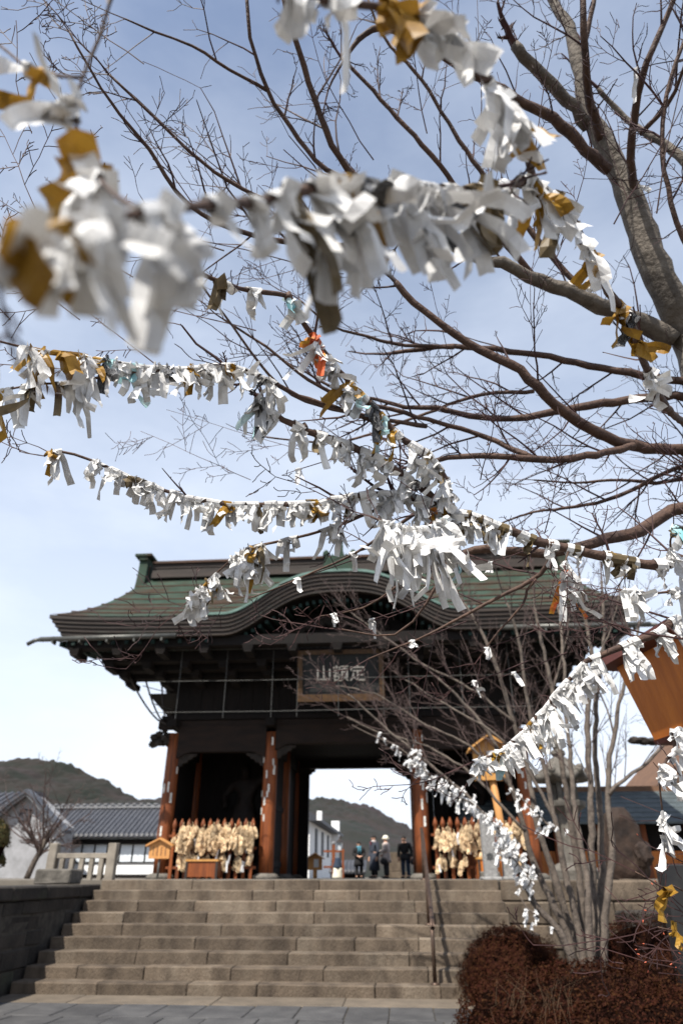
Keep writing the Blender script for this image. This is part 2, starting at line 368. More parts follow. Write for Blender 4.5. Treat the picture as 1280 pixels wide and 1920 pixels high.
# left parapet wall, its inner face in shade
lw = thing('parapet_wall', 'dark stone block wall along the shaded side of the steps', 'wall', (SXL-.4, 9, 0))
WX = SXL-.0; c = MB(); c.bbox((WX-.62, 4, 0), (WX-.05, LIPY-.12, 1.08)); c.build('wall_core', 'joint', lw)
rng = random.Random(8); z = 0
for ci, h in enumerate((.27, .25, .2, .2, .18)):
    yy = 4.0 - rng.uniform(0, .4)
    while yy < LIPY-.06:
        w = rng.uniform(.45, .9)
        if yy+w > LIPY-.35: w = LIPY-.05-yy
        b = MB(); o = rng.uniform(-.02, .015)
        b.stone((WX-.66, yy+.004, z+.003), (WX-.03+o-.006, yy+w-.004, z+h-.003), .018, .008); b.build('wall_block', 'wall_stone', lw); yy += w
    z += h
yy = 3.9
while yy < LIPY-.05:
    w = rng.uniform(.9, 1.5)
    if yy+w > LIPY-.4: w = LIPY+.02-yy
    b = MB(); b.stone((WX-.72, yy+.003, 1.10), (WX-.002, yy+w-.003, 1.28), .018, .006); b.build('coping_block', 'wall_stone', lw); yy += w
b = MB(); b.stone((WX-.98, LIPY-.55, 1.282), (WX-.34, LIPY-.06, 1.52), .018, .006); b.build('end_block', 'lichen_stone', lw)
# handrail
hr = thing('handrail', 'slim brown metal handrail running down the stone steps', 'handrail', (.36, LIPY, TZ))
rx = .375; slope = RIS/TRD
rail = [(rx, LIPY+.30, TZ+.74), (rx, LIPY+.02, TZ+.74), (rx, Y1+.15, .15+.80), (rx, Y1-.02, .80)]
b = MB(); b.tube(smooth_line(rail, .1), .03, 10); b.build('rail', 'rail_metal', hr, True)
for (yy, zz) in ((LIPY+.16, TZ), (Y1+4*TRD+.16, 5*RIS), (Y1+.16, RIS)):
    zt = TZ+.73 if yy > LIPY else .15+.80+(yy-Y1-.15)*(TZ+.74-.95)/(LIPY-.13-Y1)
    b = MB(); b.tube([(rx, yy, zz), (rx, yy, zt)], .026, 8); p = b.build('post', 'rail_metal', hr, True)
    b = MB(); b.lathe((rx, yy, zz), [(.06, 0), (.06, .012), (.03, .03)], 10); b.build('collar', 'rail_metal', p, True)
# ================================================================== THE GATE
CX = -1.655; GY = 22.0; GB = 27.5; COLX = [-7.03, -3.93, .62, 3.72]; CR = .215; CT = 5.42
gate = thing('temple_gate', 'great dark wooden temple gate with green copper roof and curved gable', 'gate', (CX, (GY+GB)/2, TZ))
# columns
MIDY = (GY+GB)/2
for Y in (GY, MIDY, GB):
    for x in COLX:
        b = MB(); b.lathe((x, Y, TZ), [(.40, -.01), (.40, .06), (.33, .12), (.28, .14)], 16); s_ = b.build('base_stone', 'lichen_stone', gate, True)
        b = MB(); prof = [(CR*1.0, .14), (CR*1.02, .8), (CR, 2.0), (CR*.98, 3.2), (CR*.94, CT-TZ)]; b.lathe((x, Y, TZ), prof, 20)
        cl = b.build('column', 'red_wood', gate, True)
        if Y == GY:
            rg = random.Random(int(x*10)+99)
            for q in range(13 if x > -6 else 7):     # votive name slips pasted on the shaft
                a = -math.pi/2 + rg.uniform(-1.15, 1.15); h = rg.choice([rg.uniform(2.7, 3.9), rg.uniform(1.2, 2.7)]); w_, h_ = rg.uniform(.045, .07), rg.uniform(.13, .30)
                rr = CR*1.02+.006; m = Matrix.Rotation(a, 3, 'Z')
                pc = Vector((x, Y, TZ+h)) + m @ Vector((rr, 0, 0))
                t = MB(); t.box(pc, (.004, w_, h_), m); t.build('name_slip', 'slip', cl)
# tie beams between columns (front, middle, back, sides)
def beam(lo, hi, m='mid_wood', name='beam'): b = MB(); b.bbox(lo, hi); return b.build(name, m, gate)
for Y in (GY, GB):
    for i in range(3):
        a, c_ = COLX[i]+CR*.7, COLX[i+1]-CR*.7
        lowz = 4.80 if i != 1 else 5.02
        # rainbow beam: underside arched at both ends
        pr = []; nn = 12
        for k in range(nn+1):
            u = k/nn; e = min(u, 1-u)*(c_-a); up = .20*min(1, e/.42)**.5
            pr.append((a+(c_-a)*u, lowz-.16+up))
        tz_ = 5.62 if Y == GY or i != 1 else 5.58; top = [(c_, tz_), (a, tz_)]
        b = MB(); b.prism(pr+top, lambda p, q, w, Y=Y: (p, Y-.17+w, q), .34); b.build('rainbow_beam', 'mid_wood', gate)
        # carved bracket arms under the beam ends
        for sgn, xx in ((1, a), (-1, c_)):
            b = MB(); ol = [(0, 0), (.62, 0), (.60, -.07), (.5, -.09), (.47, -.16), (.36, -.18), (.32, -.26), (.2, -.28), (.16, -.36), (0, -.40)]
            b.prism([(xx+sgn*p, lowz+.0+q) for p, q in ol], lambda p, q, w, Y=Y: (p, Y-.08+w, q), .16); b.build('bracket_arm', 'carving', gate)
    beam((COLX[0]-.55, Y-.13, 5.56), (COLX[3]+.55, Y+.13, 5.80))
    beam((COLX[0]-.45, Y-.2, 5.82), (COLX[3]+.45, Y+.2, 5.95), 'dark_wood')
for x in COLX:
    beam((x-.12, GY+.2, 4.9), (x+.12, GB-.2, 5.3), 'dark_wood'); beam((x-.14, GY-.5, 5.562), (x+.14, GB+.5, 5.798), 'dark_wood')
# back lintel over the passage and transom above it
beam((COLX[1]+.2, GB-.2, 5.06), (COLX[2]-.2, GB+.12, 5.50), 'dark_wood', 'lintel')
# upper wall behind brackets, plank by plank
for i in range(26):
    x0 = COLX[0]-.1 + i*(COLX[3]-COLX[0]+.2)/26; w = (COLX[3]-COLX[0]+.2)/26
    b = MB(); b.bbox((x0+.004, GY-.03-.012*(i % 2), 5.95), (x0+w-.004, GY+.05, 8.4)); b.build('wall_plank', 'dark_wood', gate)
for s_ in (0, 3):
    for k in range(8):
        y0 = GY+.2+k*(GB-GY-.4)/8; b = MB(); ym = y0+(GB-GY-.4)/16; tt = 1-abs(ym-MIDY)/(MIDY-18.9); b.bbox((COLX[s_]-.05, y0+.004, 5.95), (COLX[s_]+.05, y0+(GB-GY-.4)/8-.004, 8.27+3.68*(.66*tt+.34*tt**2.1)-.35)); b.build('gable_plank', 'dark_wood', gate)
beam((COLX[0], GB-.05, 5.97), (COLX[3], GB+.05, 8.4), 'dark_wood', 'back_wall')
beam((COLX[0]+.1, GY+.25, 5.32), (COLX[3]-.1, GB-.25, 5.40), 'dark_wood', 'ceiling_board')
for xe, xc in ((PY(577, 1600, GB).x, COLX[1]), (PY(775, 1600, GB).x, COLX[2])):
    beam((min(xe, xc), GB-.12, TZ), (max(xe, xc), GB+.12, 5.05), 'dark_wood', 'door_jamb')
# side bays: closed by plank walls behind and slatted walls to the passage
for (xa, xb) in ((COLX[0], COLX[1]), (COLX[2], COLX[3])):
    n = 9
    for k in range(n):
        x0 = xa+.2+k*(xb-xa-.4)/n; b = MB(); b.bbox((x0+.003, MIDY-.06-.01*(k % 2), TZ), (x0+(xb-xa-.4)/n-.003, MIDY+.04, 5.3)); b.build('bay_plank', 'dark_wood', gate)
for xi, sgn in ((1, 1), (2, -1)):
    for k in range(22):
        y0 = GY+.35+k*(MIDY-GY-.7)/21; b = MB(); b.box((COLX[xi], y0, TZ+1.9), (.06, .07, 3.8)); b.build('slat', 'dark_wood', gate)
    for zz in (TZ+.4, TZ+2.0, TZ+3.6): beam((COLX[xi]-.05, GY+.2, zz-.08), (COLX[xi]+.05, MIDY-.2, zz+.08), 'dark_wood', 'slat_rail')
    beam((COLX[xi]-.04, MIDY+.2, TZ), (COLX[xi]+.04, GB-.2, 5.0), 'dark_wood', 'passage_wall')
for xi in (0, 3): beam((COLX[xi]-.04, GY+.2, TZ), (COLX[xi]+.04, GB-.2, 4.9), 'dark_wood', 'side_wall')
# stepped bracket tiers carrying the eaves
TI = [(.55, 7.02, 7.36), (1.15, 7.12, 7.46), (1.75, 7.24, 7.56), (2.55, 7.46, 7.76)]
for (o, z0, z1) in TI:
    x0, x1, y0, y1 = COLX[0]-max(o, 1.5), COLX[3]+max(o, 1.5), GY-o, GB+o
    for lo, hi in (((x0-.25, y0-.14, z0), (x1+.25, y0+.22, z1)), ((x0-.25, y1-.22, z0), (x1+.25, y1+.14, z1))):
        beam(lo, hi, 'dark_wood', 'eave_purlin')
    nb = 13
    for k in range(nb):
        xx = x0+(x1-x0)*k/(nb-1)
        b = MB(); b.box((xx, y0+.25, z0-.12), (.22, .75, .16)); b.box((xx, y0, z0-.075), (.26, .26, .15), taper=1.25); b.build('bracket_block', 'dark_wood', gate)
# roof surface: gabled, concave slope, undulating gable (curved eave) at the front
EH, EY0, EY1 = 8.7, 18.9, 2*MIDY-18.9; EZ, RZ = 8.27, 11.95
def kara(x):
    u = abs(x-CX-.08)/3.45
    if u >= 1: return 0
    return 1.27*(.5+.5*math.cos(math.pi*min(1, u**1.45)))
def roofz(x, t):
    # t 0 at an eave, 1 at the ridge
    up = .16*(abs(x-CX)/EH)**6*(1-t)
    return EZ + (RZ-EZ)*(.66*t + .34*t**2.1) + up
NX, NY = 120, 36
rf = MB(); vs = []; fs = []
for side in (0, 1):
    o = len(vs)
    for j in range(NY+1):
        t = j/NY; Y = EY0+(MIDY-EY0)*t if side == 0 else EY1-(EY1-MIDY)*t
        for i in range(NX+1):
            x = CX-EH+2*EH*i/NX; xx = CX+(x-CX)*(1-.06*t**.6)
            z = roofz(x, t); k = kara(x); 
            if k: z = max(z, EZ+k+.22*t)
            vs.append((xx, Y, z))
    fs += [(o+j*(NX+1)+i, o+j*(NX+1)+i+1, o+(j+1)*(NX+1)+i+1, o+(j+1)*(NX+1)+i) for j in range(NY) for i in range(NX)]
rf.add(vs, fs); roof = rf.build('roof', 'copper', gate, True, normals=False)
# brown seams lying across the copper, course by course
for side in (0, 1):
    for q in range(1, 7):
        t = (q/7)**.92; Y = EY0+(MIDY-EY0)*t if side == 0 else EY1-(EY1-MIDY)*t
        for sg in (-1, 1):
            pts = []
            for i in range(41):
                x = CX + sg*EH*i/40; z = roofz(x, t); k = kara(x)
                if k and EZ+k+.22*t > z-.01: continue
                pts.append((CX+(x-CX)*(1-.06*t**.6), Y, z+.02))
            if len(pts) > 3: b = MB(); b.tube(pts, .035, 5); b.build('roof_seam', 'batten', roof)
# layered eave edge: five courses of boards, each set back from the one above
def edge(side, z_hi, z_lo, inset, m, name, x0, x1, n=96, fwd=0.0):
    vs = []; fs = []
    for i in range(n+1):
        x = x0+(x1-x0)*i/n; zt = EZ + .16*(abs(x-CX)/EH)**6 + kara(x)
        yf = (EY0+inset-fwd) if side == 0 else (EY1-inset+fwd); yb = yf+(.55 if side == 0 else -.55)
        vs += [(x, yf, zt-z_hi), (x, yf, zt-z_lo), (x, yb, zt-z_lo), (x, yb, zt-z_hi)]
    for i in range(n):
        a = i*4; fs += [(a+k, a+(k+1) % 4, a+4+(k+1) % 4, a+4+k) for k in range(4)]
    fs += [(0, 1, 2, 3), (n*4+3, n*4+2, n*4+1, n*4)]
    b = MB(); b.add(vs, fs); return b.build(name, m, gate)
for side in (0, 1):
    for q in range(5): edge(side, .012+q*.112, .012+(q+1)*.112-.006, .02+.045*q, 'copper_brown', 'eave_board', CX-EH+.09*q, CX+EH-.09*q)
cap = edge(0, -.07, .010, -.03, 'copper_pale', 'gable_edge_cap', CX-3.9, CX+4.05, 80)
# verge boards down the gable ends
for sg in (-1, 1):
    for side in (0, 1):
        for q in range(3):
            vs = []; fs = []; n = 20
            for j in range(n+1):
                t = .035+.965*j/n; Y = EY0+(MIDY-EY0)*t if side == 0 else EY1-(EY1-MIDY)*t
                xx = CX+sg*(EH*(1-.06*t**.6)-.05-.06*q); z = roofz(CX+sg*EH, t)-.012-q*.17
                vs += [(xx, Y, z), (xx, Y, z-.16), (xx-sg*.3, Y, z-.16), (xx-sg*.3, Y, z)]
            for j in range(n):
                a = j*4; fs += [(a+k, a+(k+1) % 4, a+4+(k+1) % 4, a+4+k) for k in range(4)]
            fs += [(0, 1, 2, 3), (n*4+3, n*4+2, n*4+1, n*4)]
            b = MB(); b.add(vs, fs); b.build('verge_board', 'copper_brown', gate)
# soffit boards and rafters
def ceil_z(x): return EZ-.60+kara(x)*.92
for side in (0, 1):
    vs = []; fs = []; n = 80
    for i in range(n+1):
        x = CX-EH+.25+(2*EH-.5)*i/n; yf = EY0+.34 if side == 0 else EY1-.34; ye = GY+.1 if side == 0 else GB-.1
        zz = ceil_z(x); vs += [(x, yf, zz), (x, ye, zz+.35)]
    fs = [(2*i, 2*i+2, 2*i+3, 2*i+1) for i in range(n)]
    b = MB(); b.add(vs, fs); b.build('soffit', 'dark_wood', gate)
for sg in (-1, 1):                                    # raking soffit under each verge, and the purlin noses that carry it
    for side in (0, 1):
        vs = []; n = 14
        for k in range(n+1):
            t = .10+.90*k/n; Y = EY0+(MIDY-EY0)*t if side == 0 else EY1-(EY1-MIDY)*t; z = roofz(CX+sg*EH*.7, t)-.50
            vs += [(CX+sg*(EH*(1-.06*t**.6)-.3), Y, z), (CX+sg*5.3, Y, z)]
        b = MB(); b.add(vs, [(2*q, 2*q+2, 2*q+3, 2*q+1) for q in range(n)]); b.build('verge_soffit', 'dark_wood', gate)
    for t in (.45, .72, 1.0):
        Y = EY0+(MIDY-EY0)*t; z = roofz(CX, t)-.75; xa, xb = sorted((CX+sg*5.2, CX+sg*(EH*.93-.25)))
        beam((xa, Y-.12, z-.12), (xb, Y+.12, z+.12), 'dark_wood', 'purlin_nose')
nraf = 84
for k in range(nraf):
    x = CX-EH+.32+(2*EH-.64)*k/(nraf-1); zz = ceil_z(x)-.012
    vs = [(x-.045, EY0+.42, zz-.11), (x+.045, EY0+.42, zz-.11), (x+.045, EY0+.42, zz), (x-.045, EY0+.42, zz), (x-.045, GY-.1, zz+.22), (x+.045, GY-.1, zz+.22), (x+.045, GY-.1, zz+.33), (x-.045, GY-.1, zz+.33)]
    b = MB(); b.add(vs, [(0, 1, 2, 3), (7, 6, 5, 4), (0, 4, 5, 1), (1, 5, 6, 2), (2, 6, 7, 3), (3, 7, 4, 0)]); b.build('rafter', 'teal_paint', gate)
for k in range(40):                                   # lower tier of rafter ends over the outer purlin, skipping the arch
    x = CX-7.95+15.9*k/39
    if abs(x-CX) < 3.6: continue
    b = MB(); b.box((x, GY-2.2, 7.60), (.10, 1.15, .11)); b.build('rafter', 'teal_paint', gate)
# arch board and carved strut below the curved gable
vs = []; n = 40
pr = [(CX-3.7+7.4*i/n, ceil_z(CX-3.7+7.4*i/n)-.02) for i in range(n+1)] + [(CX+3.7, 7.5), (CX-3.7, 7.5)]
b = MB(); b.prism(pr, lambda p, q, w: (p, EY0+1.5+w, q), .08); b.build('gable_panel', 'dark_wood', gate)
for i in range(9):
    u = (i-4)/4; b = MB(); b.blob((CX+u*1.3, EY0+1.42, 8.25+.25*(1-u*u)), (.24, .10, .2), i+20, .5, 3); b.build('gable_carving', 'carving', gate, True)
# ridge
RH = EH*.94-.02
for q, (hh, ww, m) in enumerate(((.22, .62, 'copper_brown'), (.20, .50, 'copper_brown'), (.18, .56, 'copper_brown'), (.10, .74, 'batten'))):
    z0 = RZ-.06+sum((.22, .20, .18, .10)[:q]); b = MB(); b.bbox((CX-RH+.3, MIDY-ww/2, z0), (CX+RH-.3, MIDY+ww/2, z0+hh-.004)); b.build('ridge_course', m, gate)
for sg in (-1, 1):
    ol = [(-.62, -.75), (.62, -.75), (.52, -.35), (.44, .1), (.42, .62), (.52, .66), (.52, .80), (-.52, .80), (-.52, .66), (-.42, .62), (-.44, .1), (-.52, -.35)]
    b = MB(); b.prism([(p, RZ+q) for p, q in ol], lambda p, q, w, sg=sg: (CX+sg*(RH-.12)+w*sg, MIDY+p, q), .34); e = b.build('ridge_end', 'copper', gate)
    b = MB(); b.bbox((CX+sg*(RH+.05)-.34, MIDY-.58, RZ+.802), (CX+sg*(RH+.05)+.34, MIDY+.58, RZ+.90)); b.build('end_cap', 'copper', e)
# crest on the curved gable
gx = CX+.08; gz = EZ+1.32
ol = [(-.62, -.1), (.62, -.1), (.58, .12), (.5, .22), (.46, .42), (.40, .62), (.30, .52), (.22, .66), (.16, .58), (.10, .80), (.10, 1.02), (-.10, 1.02), (-.10, .80), (-.16, .58), (-.22, .66), (-.30, .52), (-.40, .62), (-.46, .42), (-.5, .22), (-.58, .12)]
b = MB(); b.prism([(gx+p, gz+q) for p, q in ol], lambda p, q, w: (p, EY0+.25+w, q), .22); e = b.build('gable_crest', 'copper', gate)
for p, q in ((-.42, .74), (0, 1.14), (.42, .74)):
    b = MB(); b.lathe((gx+p, EY0+.36, gz+q-.16), [(.08, 0), (.11, .08), (.10, .17), (.04, .24)], 10); b.build('crest_knob', 'copper', e, True)
b = MB(); b.tube([(gx, EY0+.5, gz+.02), (gx, EY0+3.4, gz+.26)], .17, 10); b.build('gable_ridge', 'copper', gate, True)
# gutters with brackets and end spout
for sg in (-1, 1):
    xa, xb = CX+sg*(EH+.12), CX+sg*4.7; yg = EY0-.02; zg = EZ-.64
    b = MB(); b.tube([(xa, yg, zg), (xb, yg, zg+.02)], .075, 10); gt = b.build('gutter', 'gutter', gate, True)
    b = MB(); b.tube([(xa-sg*.02, yg, zg), (xa+sg*.16, yg, zg-.03), (xa+sg*.36, yg, zg-.14)], .062, 8); b.build('spout', 'gutter', gt, True)
    for k in range(5):
        xx = xa+(xb-xa)*(k+.5)/5; b = MB(); b.box((xx, yg+.06, zg-.03), (.05, .22, .20)); b.build('gutter_bracket', 'gutter', gt)
# lion-head beam ends at the outer columns
for x, sg in ((COLX[0], -1), (COLX[3], 1)):
    b = MB(); rg = random.Random(4)
    for k in range(13):
        u = k/12; b.blob((x+sg*(.2+.52*u), GY-.02+rg.uniform(-.1, .1), 5.30+rg.uniform(-.17, .17)-.06*u), (.15, .15, .13*(1.2-.5*u)), k+40, .55, 3, 1)
    b.blob((x+sg*.66, GY-.03, 5.16), (.15, .11, .07), 61, .3); b.blob((x+sg*.36, GY, 5.55), (.10, .1, .14), 62, .4); b.build('lion_carving', 'carving', gate)
    b = MB(); b.tube([(x, GY, 5.30), (x+sg*.35, GY, 5.32)], .15, 8); b.build('beam_nose', 'carving', gate)
# curved steel hoops and wires of the bird net on the short side and the front
for sg in (-1, 1):
    xo = COLX[0] if sg < 0 else COLX[3]
    for (ot, bow, yo) in ((1.50, .42, GY-1.1), (1.12, .34, GY-.5), (.72, .24, GY+.1)):
        pts = []
        for k in range(13):
            u = k/12; pts.append((xo+sg*(.28+(ot-.28)*(1-u)**.62), yo+(GY-yo)*u*.8, 7.24-(7.24-5.68)*u))
        b = MB(); b.tube(pts, .028, 6); b.build('net_hoop', 'dark_metal', gate)
    for zz in (6.75, 6.2):
        b = MB(); b.tube([(xo+sg*1.25*(zz-5.3)/1.9, GY-.9, zz), (xo+sg*.5*(zz-5.3)/1.9, GY+.1, zz)], .014, 4); b.build('net_wire', 'net_metal', gate)
ny = 19.8
for zz in [PY(640, q, ny).z for q in (1330, 1271, 1212)]: b = MB(); b.tube([(COLX[0]-.15, ny, zz), (CX-2, ny, zz-.02), (CX+2, ny, zz), (COLX[3]+.15, ny, zz)], .010, 4); b.build('net_wire', 'net_metal', gate)
for xx in (-6.4, -5.0, -3.6, -2.85, -1.65, -.35, .4, 1.9, 3.3): b = MB(); b.tube([(xx, ny+.02, 7.5), (xx, ny+.02, 5.45)], .008, 4); b.build('net_wire', 'net_metal', gate)
# name board with its three characters
py = 19.95; _a = PY(560, 1222, py); _b = PY(721, 1312, py); pz0, pz1, px0, px1 = _b.z, _a.z, _a.x, _b.x
til = Matrix.Rotation(R(12), 3, 'X'); pc = Vector(((px0+px1)/2, py, (pz0+pz1)/2))
def plq(lo, hi, m, name, par):
    b = MB(); c_ = Vector([(a+q)/2 for a, q in zip(lo, hi)]); b.box(pc + til @ c_, [q-a for a, q in zip(lo, hi)], til); return b.build(name, m, par)
hw, hh = (px1-px0)/2, (pz1-pz0)/2
pl = plq((-hw+.1, -.03, -hh+.1), (hw-.1, .05, hh-.1), 'plaque', 'name_board', gate)
for lo, hi in (((-hw, -.09, hh-.13), (hw, .05, hh)), ((-hw, -.09, -hh), (hw, .05, -hh+.20)), ((-hw, -.088, -hh+.202), (-hw+.14, .05, hh-.132)), ((hw-.14, -.088, -hh+.202), (hw, .05, hh-.132))): plq(lo, hi, 'gilt', 'board_frame', pl)
for ch, dx in (('山', -.50), ('額', .0), ('定', .50)):
    me = text_mesh(ch, .50, .012); me.materials.clear(); me.materials.append(MAT['kanji'])
    o = link('character', me, pl); o.matrix_parent_inverse = Matrix(); o.location = pc + til @ Vector((dx, -.05, .02)); o.rotation_euler = (til @ Matrix.Rotation(R(90), 3, 'X')).to_euler(); o.scale = (1, 1.0, 1)
# ------------------------------------------------------------------ bay fences, sandals, boxes
def bay(xa, xb, gname):
    f = thing('picket_fence', 'red-brown picket fence with pointed finials across the %s bay of the gate' % gname, 'fence', ((xa+xb)/2, GY-.3, TZ))
    n = 12
    for k in range(n):
        x = xa+.38+(xb-xa-.76)*k/(n-1)
        b = MB(); b.bbox((x-.045, GY-.345, TZ), (x+.045, GY-.255, TZ+1.22)); p = b.build('picket', 'red_wood', f)
        b = MB(); b.lathe((x, GY-.3, TZ+1.221), [(.05, 0), (.05, .03), (.032, .05), (.06, .10), (.075, .17), (.06, .25), (.03, .31), (.006, .36)], 10); b.build('finial', 'red_wood', p, True)
    for zz in (.25, .75, 1.08): b = MB(); b.bbox((xa+.24, GY-.325, TZ+zz), (xb-.24, GY-.275, TZ+zz+.07)); b.build('fence_rail', 'red_wood', f)
bay(COLX[0], COLX[1], 'white storehouse side'); bay(COLX[2], COLX[3], 'stone lantern side')
# straw sandal: sole with a waist, heel loop and thong
def sandal():
    mb = MB(); ol = []
    for k in range(14):
        a = 2*math.pi*k/14; r = 1-.16*math.cos(2*a)*.0; ol.append((.058*math.sin(a)*(1+.18*math.cos(a)), .135*math.cos(a)))
    mb.prism(ol, lambda p, q, w: (p, -.014+w, q-.13), .028)
    mb.tube([(-.04, -.018, -.16), (-.02, -.05, -.10), (0, -.02, -.04), (.02, -.05, -.10), (.04, -.018, -.16)], .009, 5)
    mb.tube([(-.045, -.01, -.24), (-.02, -.03, -.29), (.02, -.03, -.29), (.045, -.01, -.24)], .009, 5)
    mb.tube([(0, 0, -.01), (.006, -.004, .05), (0, .01, .08)], .006, 5); return mb.mesh('straw_sandal', 'straw')
sandals = [sandal()]
def hang(x0, x1, n, lab, grp, seed):
    rg = random.Random(seed)
    for i in range(n):
        low = rg.random() < .16
        z = TZ + (rg.uniform(.45, .70) if low else rg.choice([1.36, 1.28, 1.16, 1.06, .98]) + rg.uniform(-.05, .05)); x = rg.uniform(x0, x1)
        o = link('straw_sandal', sandals[0]); s_ = rg.uniform(.95, 1.4)
        o.location = (x, GY-.42-rg.uniform(0, .22)*(0.4 if low else 1), z); o.rotation_euler = (rg.uniform(-.12, .05), rg.uniform(-.5, .5), rg.uniform(-1.0, 1.0)); o.scale = (s_, s_*1.3, s_)
        tag(o, lab, 'sandal', grp)
hang(COLX[0]+.42, COLX[1]-.3, 132, 'straw sandal hung on the picket fence beside the small house-shaped sign', 'straw sandals on the storehouse side fence', 21)
hang(COLX[2]+.32, COLX[3]-.3, 96, 'straw sandal hung on the picket fence behind the grey stone post', 'straw sandals on the stone lantern side fence', 22)
def tags_(x0, x1, n, lab, grp, seed):
    rg = random.Random(seed)
    for i in range(n):
        b = MB(); b.box((0, 0, -.1), (.05, .006, .2+rg.uniform(-.04, .08))); b.tube([(0, 0, 0), (0, .01, .06)], .004, 4); o = b.build('prayer_slip', 'paper_white')
        o.location = (rg.uniform(x0, x1), GY-.40-rg.uniform(0, .25), TZ+rg.choice([rg.uniform(.3, .6), rg.uniform(.7, 1.2)])); o.rotation_euler = (0, rg.uniform(-.3, .3), rg.uniform(-.5, .5)); tag(o, lab, 'paper slip', grp)
tags_(COLX[0]+.45, COLX[1]-.35, 22, 'white paper slip hanging among straw sandals beside the house-shaped sign', 'slips on the storehouse side fence', 5)
tags_(COLX[2]+.35, COLX[3]-.35, 14, 'white paper slip hanging among straw sandals behind the grey stone post', 'slips on the stone lantern side fence', 6)
def offer(x0, x1, Y, h, lab):
    t = thing('offering_box', lab, 'box', ((x0+x1)/2, Y, TZ))
    b = MB(); b.bbox((x0, Y-.25, TZ+.05), (x1, Y+.25, TZ+h-.05)); b.build('body', 'orange_wood' if 'bright' in lab else 'red_wood', t)
    for lo, hi in (((x0-.03, Y-.28, TZ+h-.05), (x1+.03, Y-.18, TZ+h)), ((x0-.03, Y+.18, TZ+h-.05), (x1+.03, Y+.28, TZ+h)), ((x0-.03, Y-.178, TZ+h-.049), (x0+.06, Y+.178, TZ+h-.001)), ((x1-.06, Y-.178, TZ+h-.049), (x1+.03, Y+.178, TZ+h-.001))): b = MB(); b.bbox(lo, hi); b.build('rim', 'pale_wood', t)
    for k in range(5): x = x0+.14+(x1-x0-.28)*k/4; b = MB(); b.bbox((x-.02, Y-.17, TZ+h-.045), (x+.02, Y+.17, TZ+h-.012)); b.build('slat', 'pale_wood', t)
    for xx in (x0-.02, x1-.04): b = MB(); b.bbox((xx, Y-.272, TZ+.0), (xx+.06, Y-.252, TZ+h-.052)); b.build('corner_strap', 'dark_metal', t)
offer(-5.92, -5.06, 21.0, .48, 'red-brown wooden offering box in front of the sandals beside the house-shaped sign')
offer(2.05, 3.0, 21.0, .52, 'bright orange wooden offering box behind the green post')
b = MB(); b.bbox((2.30, 20.2, TZ), (2.38, 20.28, TZ+1.15)); b.lathe((2.34, 20.24, TZ+1.15), [(.05, 0), (.05, .03), (.02, .06)], 8)
mat('green_paint', (.03, .13, .07), .5, (.02, .09, .05), 8); tag(b.build('green_post', 'green_paint'), 'slim green painted post in front of the orange offering box', 'post')
b = MB(); b.stone((1.98, 19.6, TZ-.02), (2.46, 20.0, TZ+.17), .02, .01); tag(b.build('stone_block', 'lichen_stone'), 'low brown stone block on the terrace edge by the green post', 'stone')
# ================================================================== SIGNS, STONES, LANTERNS
def house_sign(loc, w, h, ph, lab, lean=0, deep=.10, mt='pale_wood', pm='rail_metal', text=True, pole=.03, paper_=False):
    t = thing('notice_board', lab, 'sign', loc); x, y, z = loc
    b = MB(); b.tube([(x, y+.04, z), (x-lean*.5, y+.04, z+ph*.5), (x-lean, y+.04, z+ph+h*.3)], pole, 8); b.build('post', pm, t, True)
    cx = x-lean; z0 = z+ph; e = .16*w
    b = MB(); b.prism([(cx-w/2, z0), (cx+w/2, z0), (cx+w/2, z0+h*.72), (cx, z0+h), (cx-w/2, z0+h*.72)], lambda p, q, k: (p, y-deep/2+k, q), deep); bd = b.build('board', mt, t)
    for sg in (-1, 1):
        b = MB(); ol = [(cx, z0+h+.005), (cx, z0+h+.05*w+.02), (cx+sg*(w/2+e), z0+h*.72-.09*w+.05*w+.02), (cx+sg*(w/2+e), z0+h*.72-.09*w+.005)]
        b.prism(ol, lambda p, q, k: (p, y-deep*1.6+k, q), deep*3.2); b.build('roof_board', mt, t)
    if text:
        for k in range(4):
            b = MB(); xx = cx-w*.3+w*.6*k/3
            for j in range(5): b.box((xx+random.uniform(-.006, .006), y-deep/2-.003, z0+h*(.60-.1*j)), (.03*w/.7, .004, h*.06))
            b.build('brush_writing', 'ink', bd)
    if paper_:
        b = MB(); b.box((cx+.06, y-deep/2-.006, z0+h*.42), (w*.34, .006, h*.5)); b.build('pasted_paper', 'paper_white', bd)
    return t
p = PY(294, 1648, 20); house_sign((p.x, 20, TZ), .56, .46, .48, 'small house-shaped wooden notice on a steel pole beside the gate column', 0, .08, 'post_wood', 'net_metal')
p = PY(958, 1640, 15); house_sign((p.x+.02, 15, TZ), .66, .84, 1.78, 'tall roofed wooden notice post with a white sheet behind the many-stemmed tree', .22, .16, 'pale_wood', 'post_wood', True, .075, True)
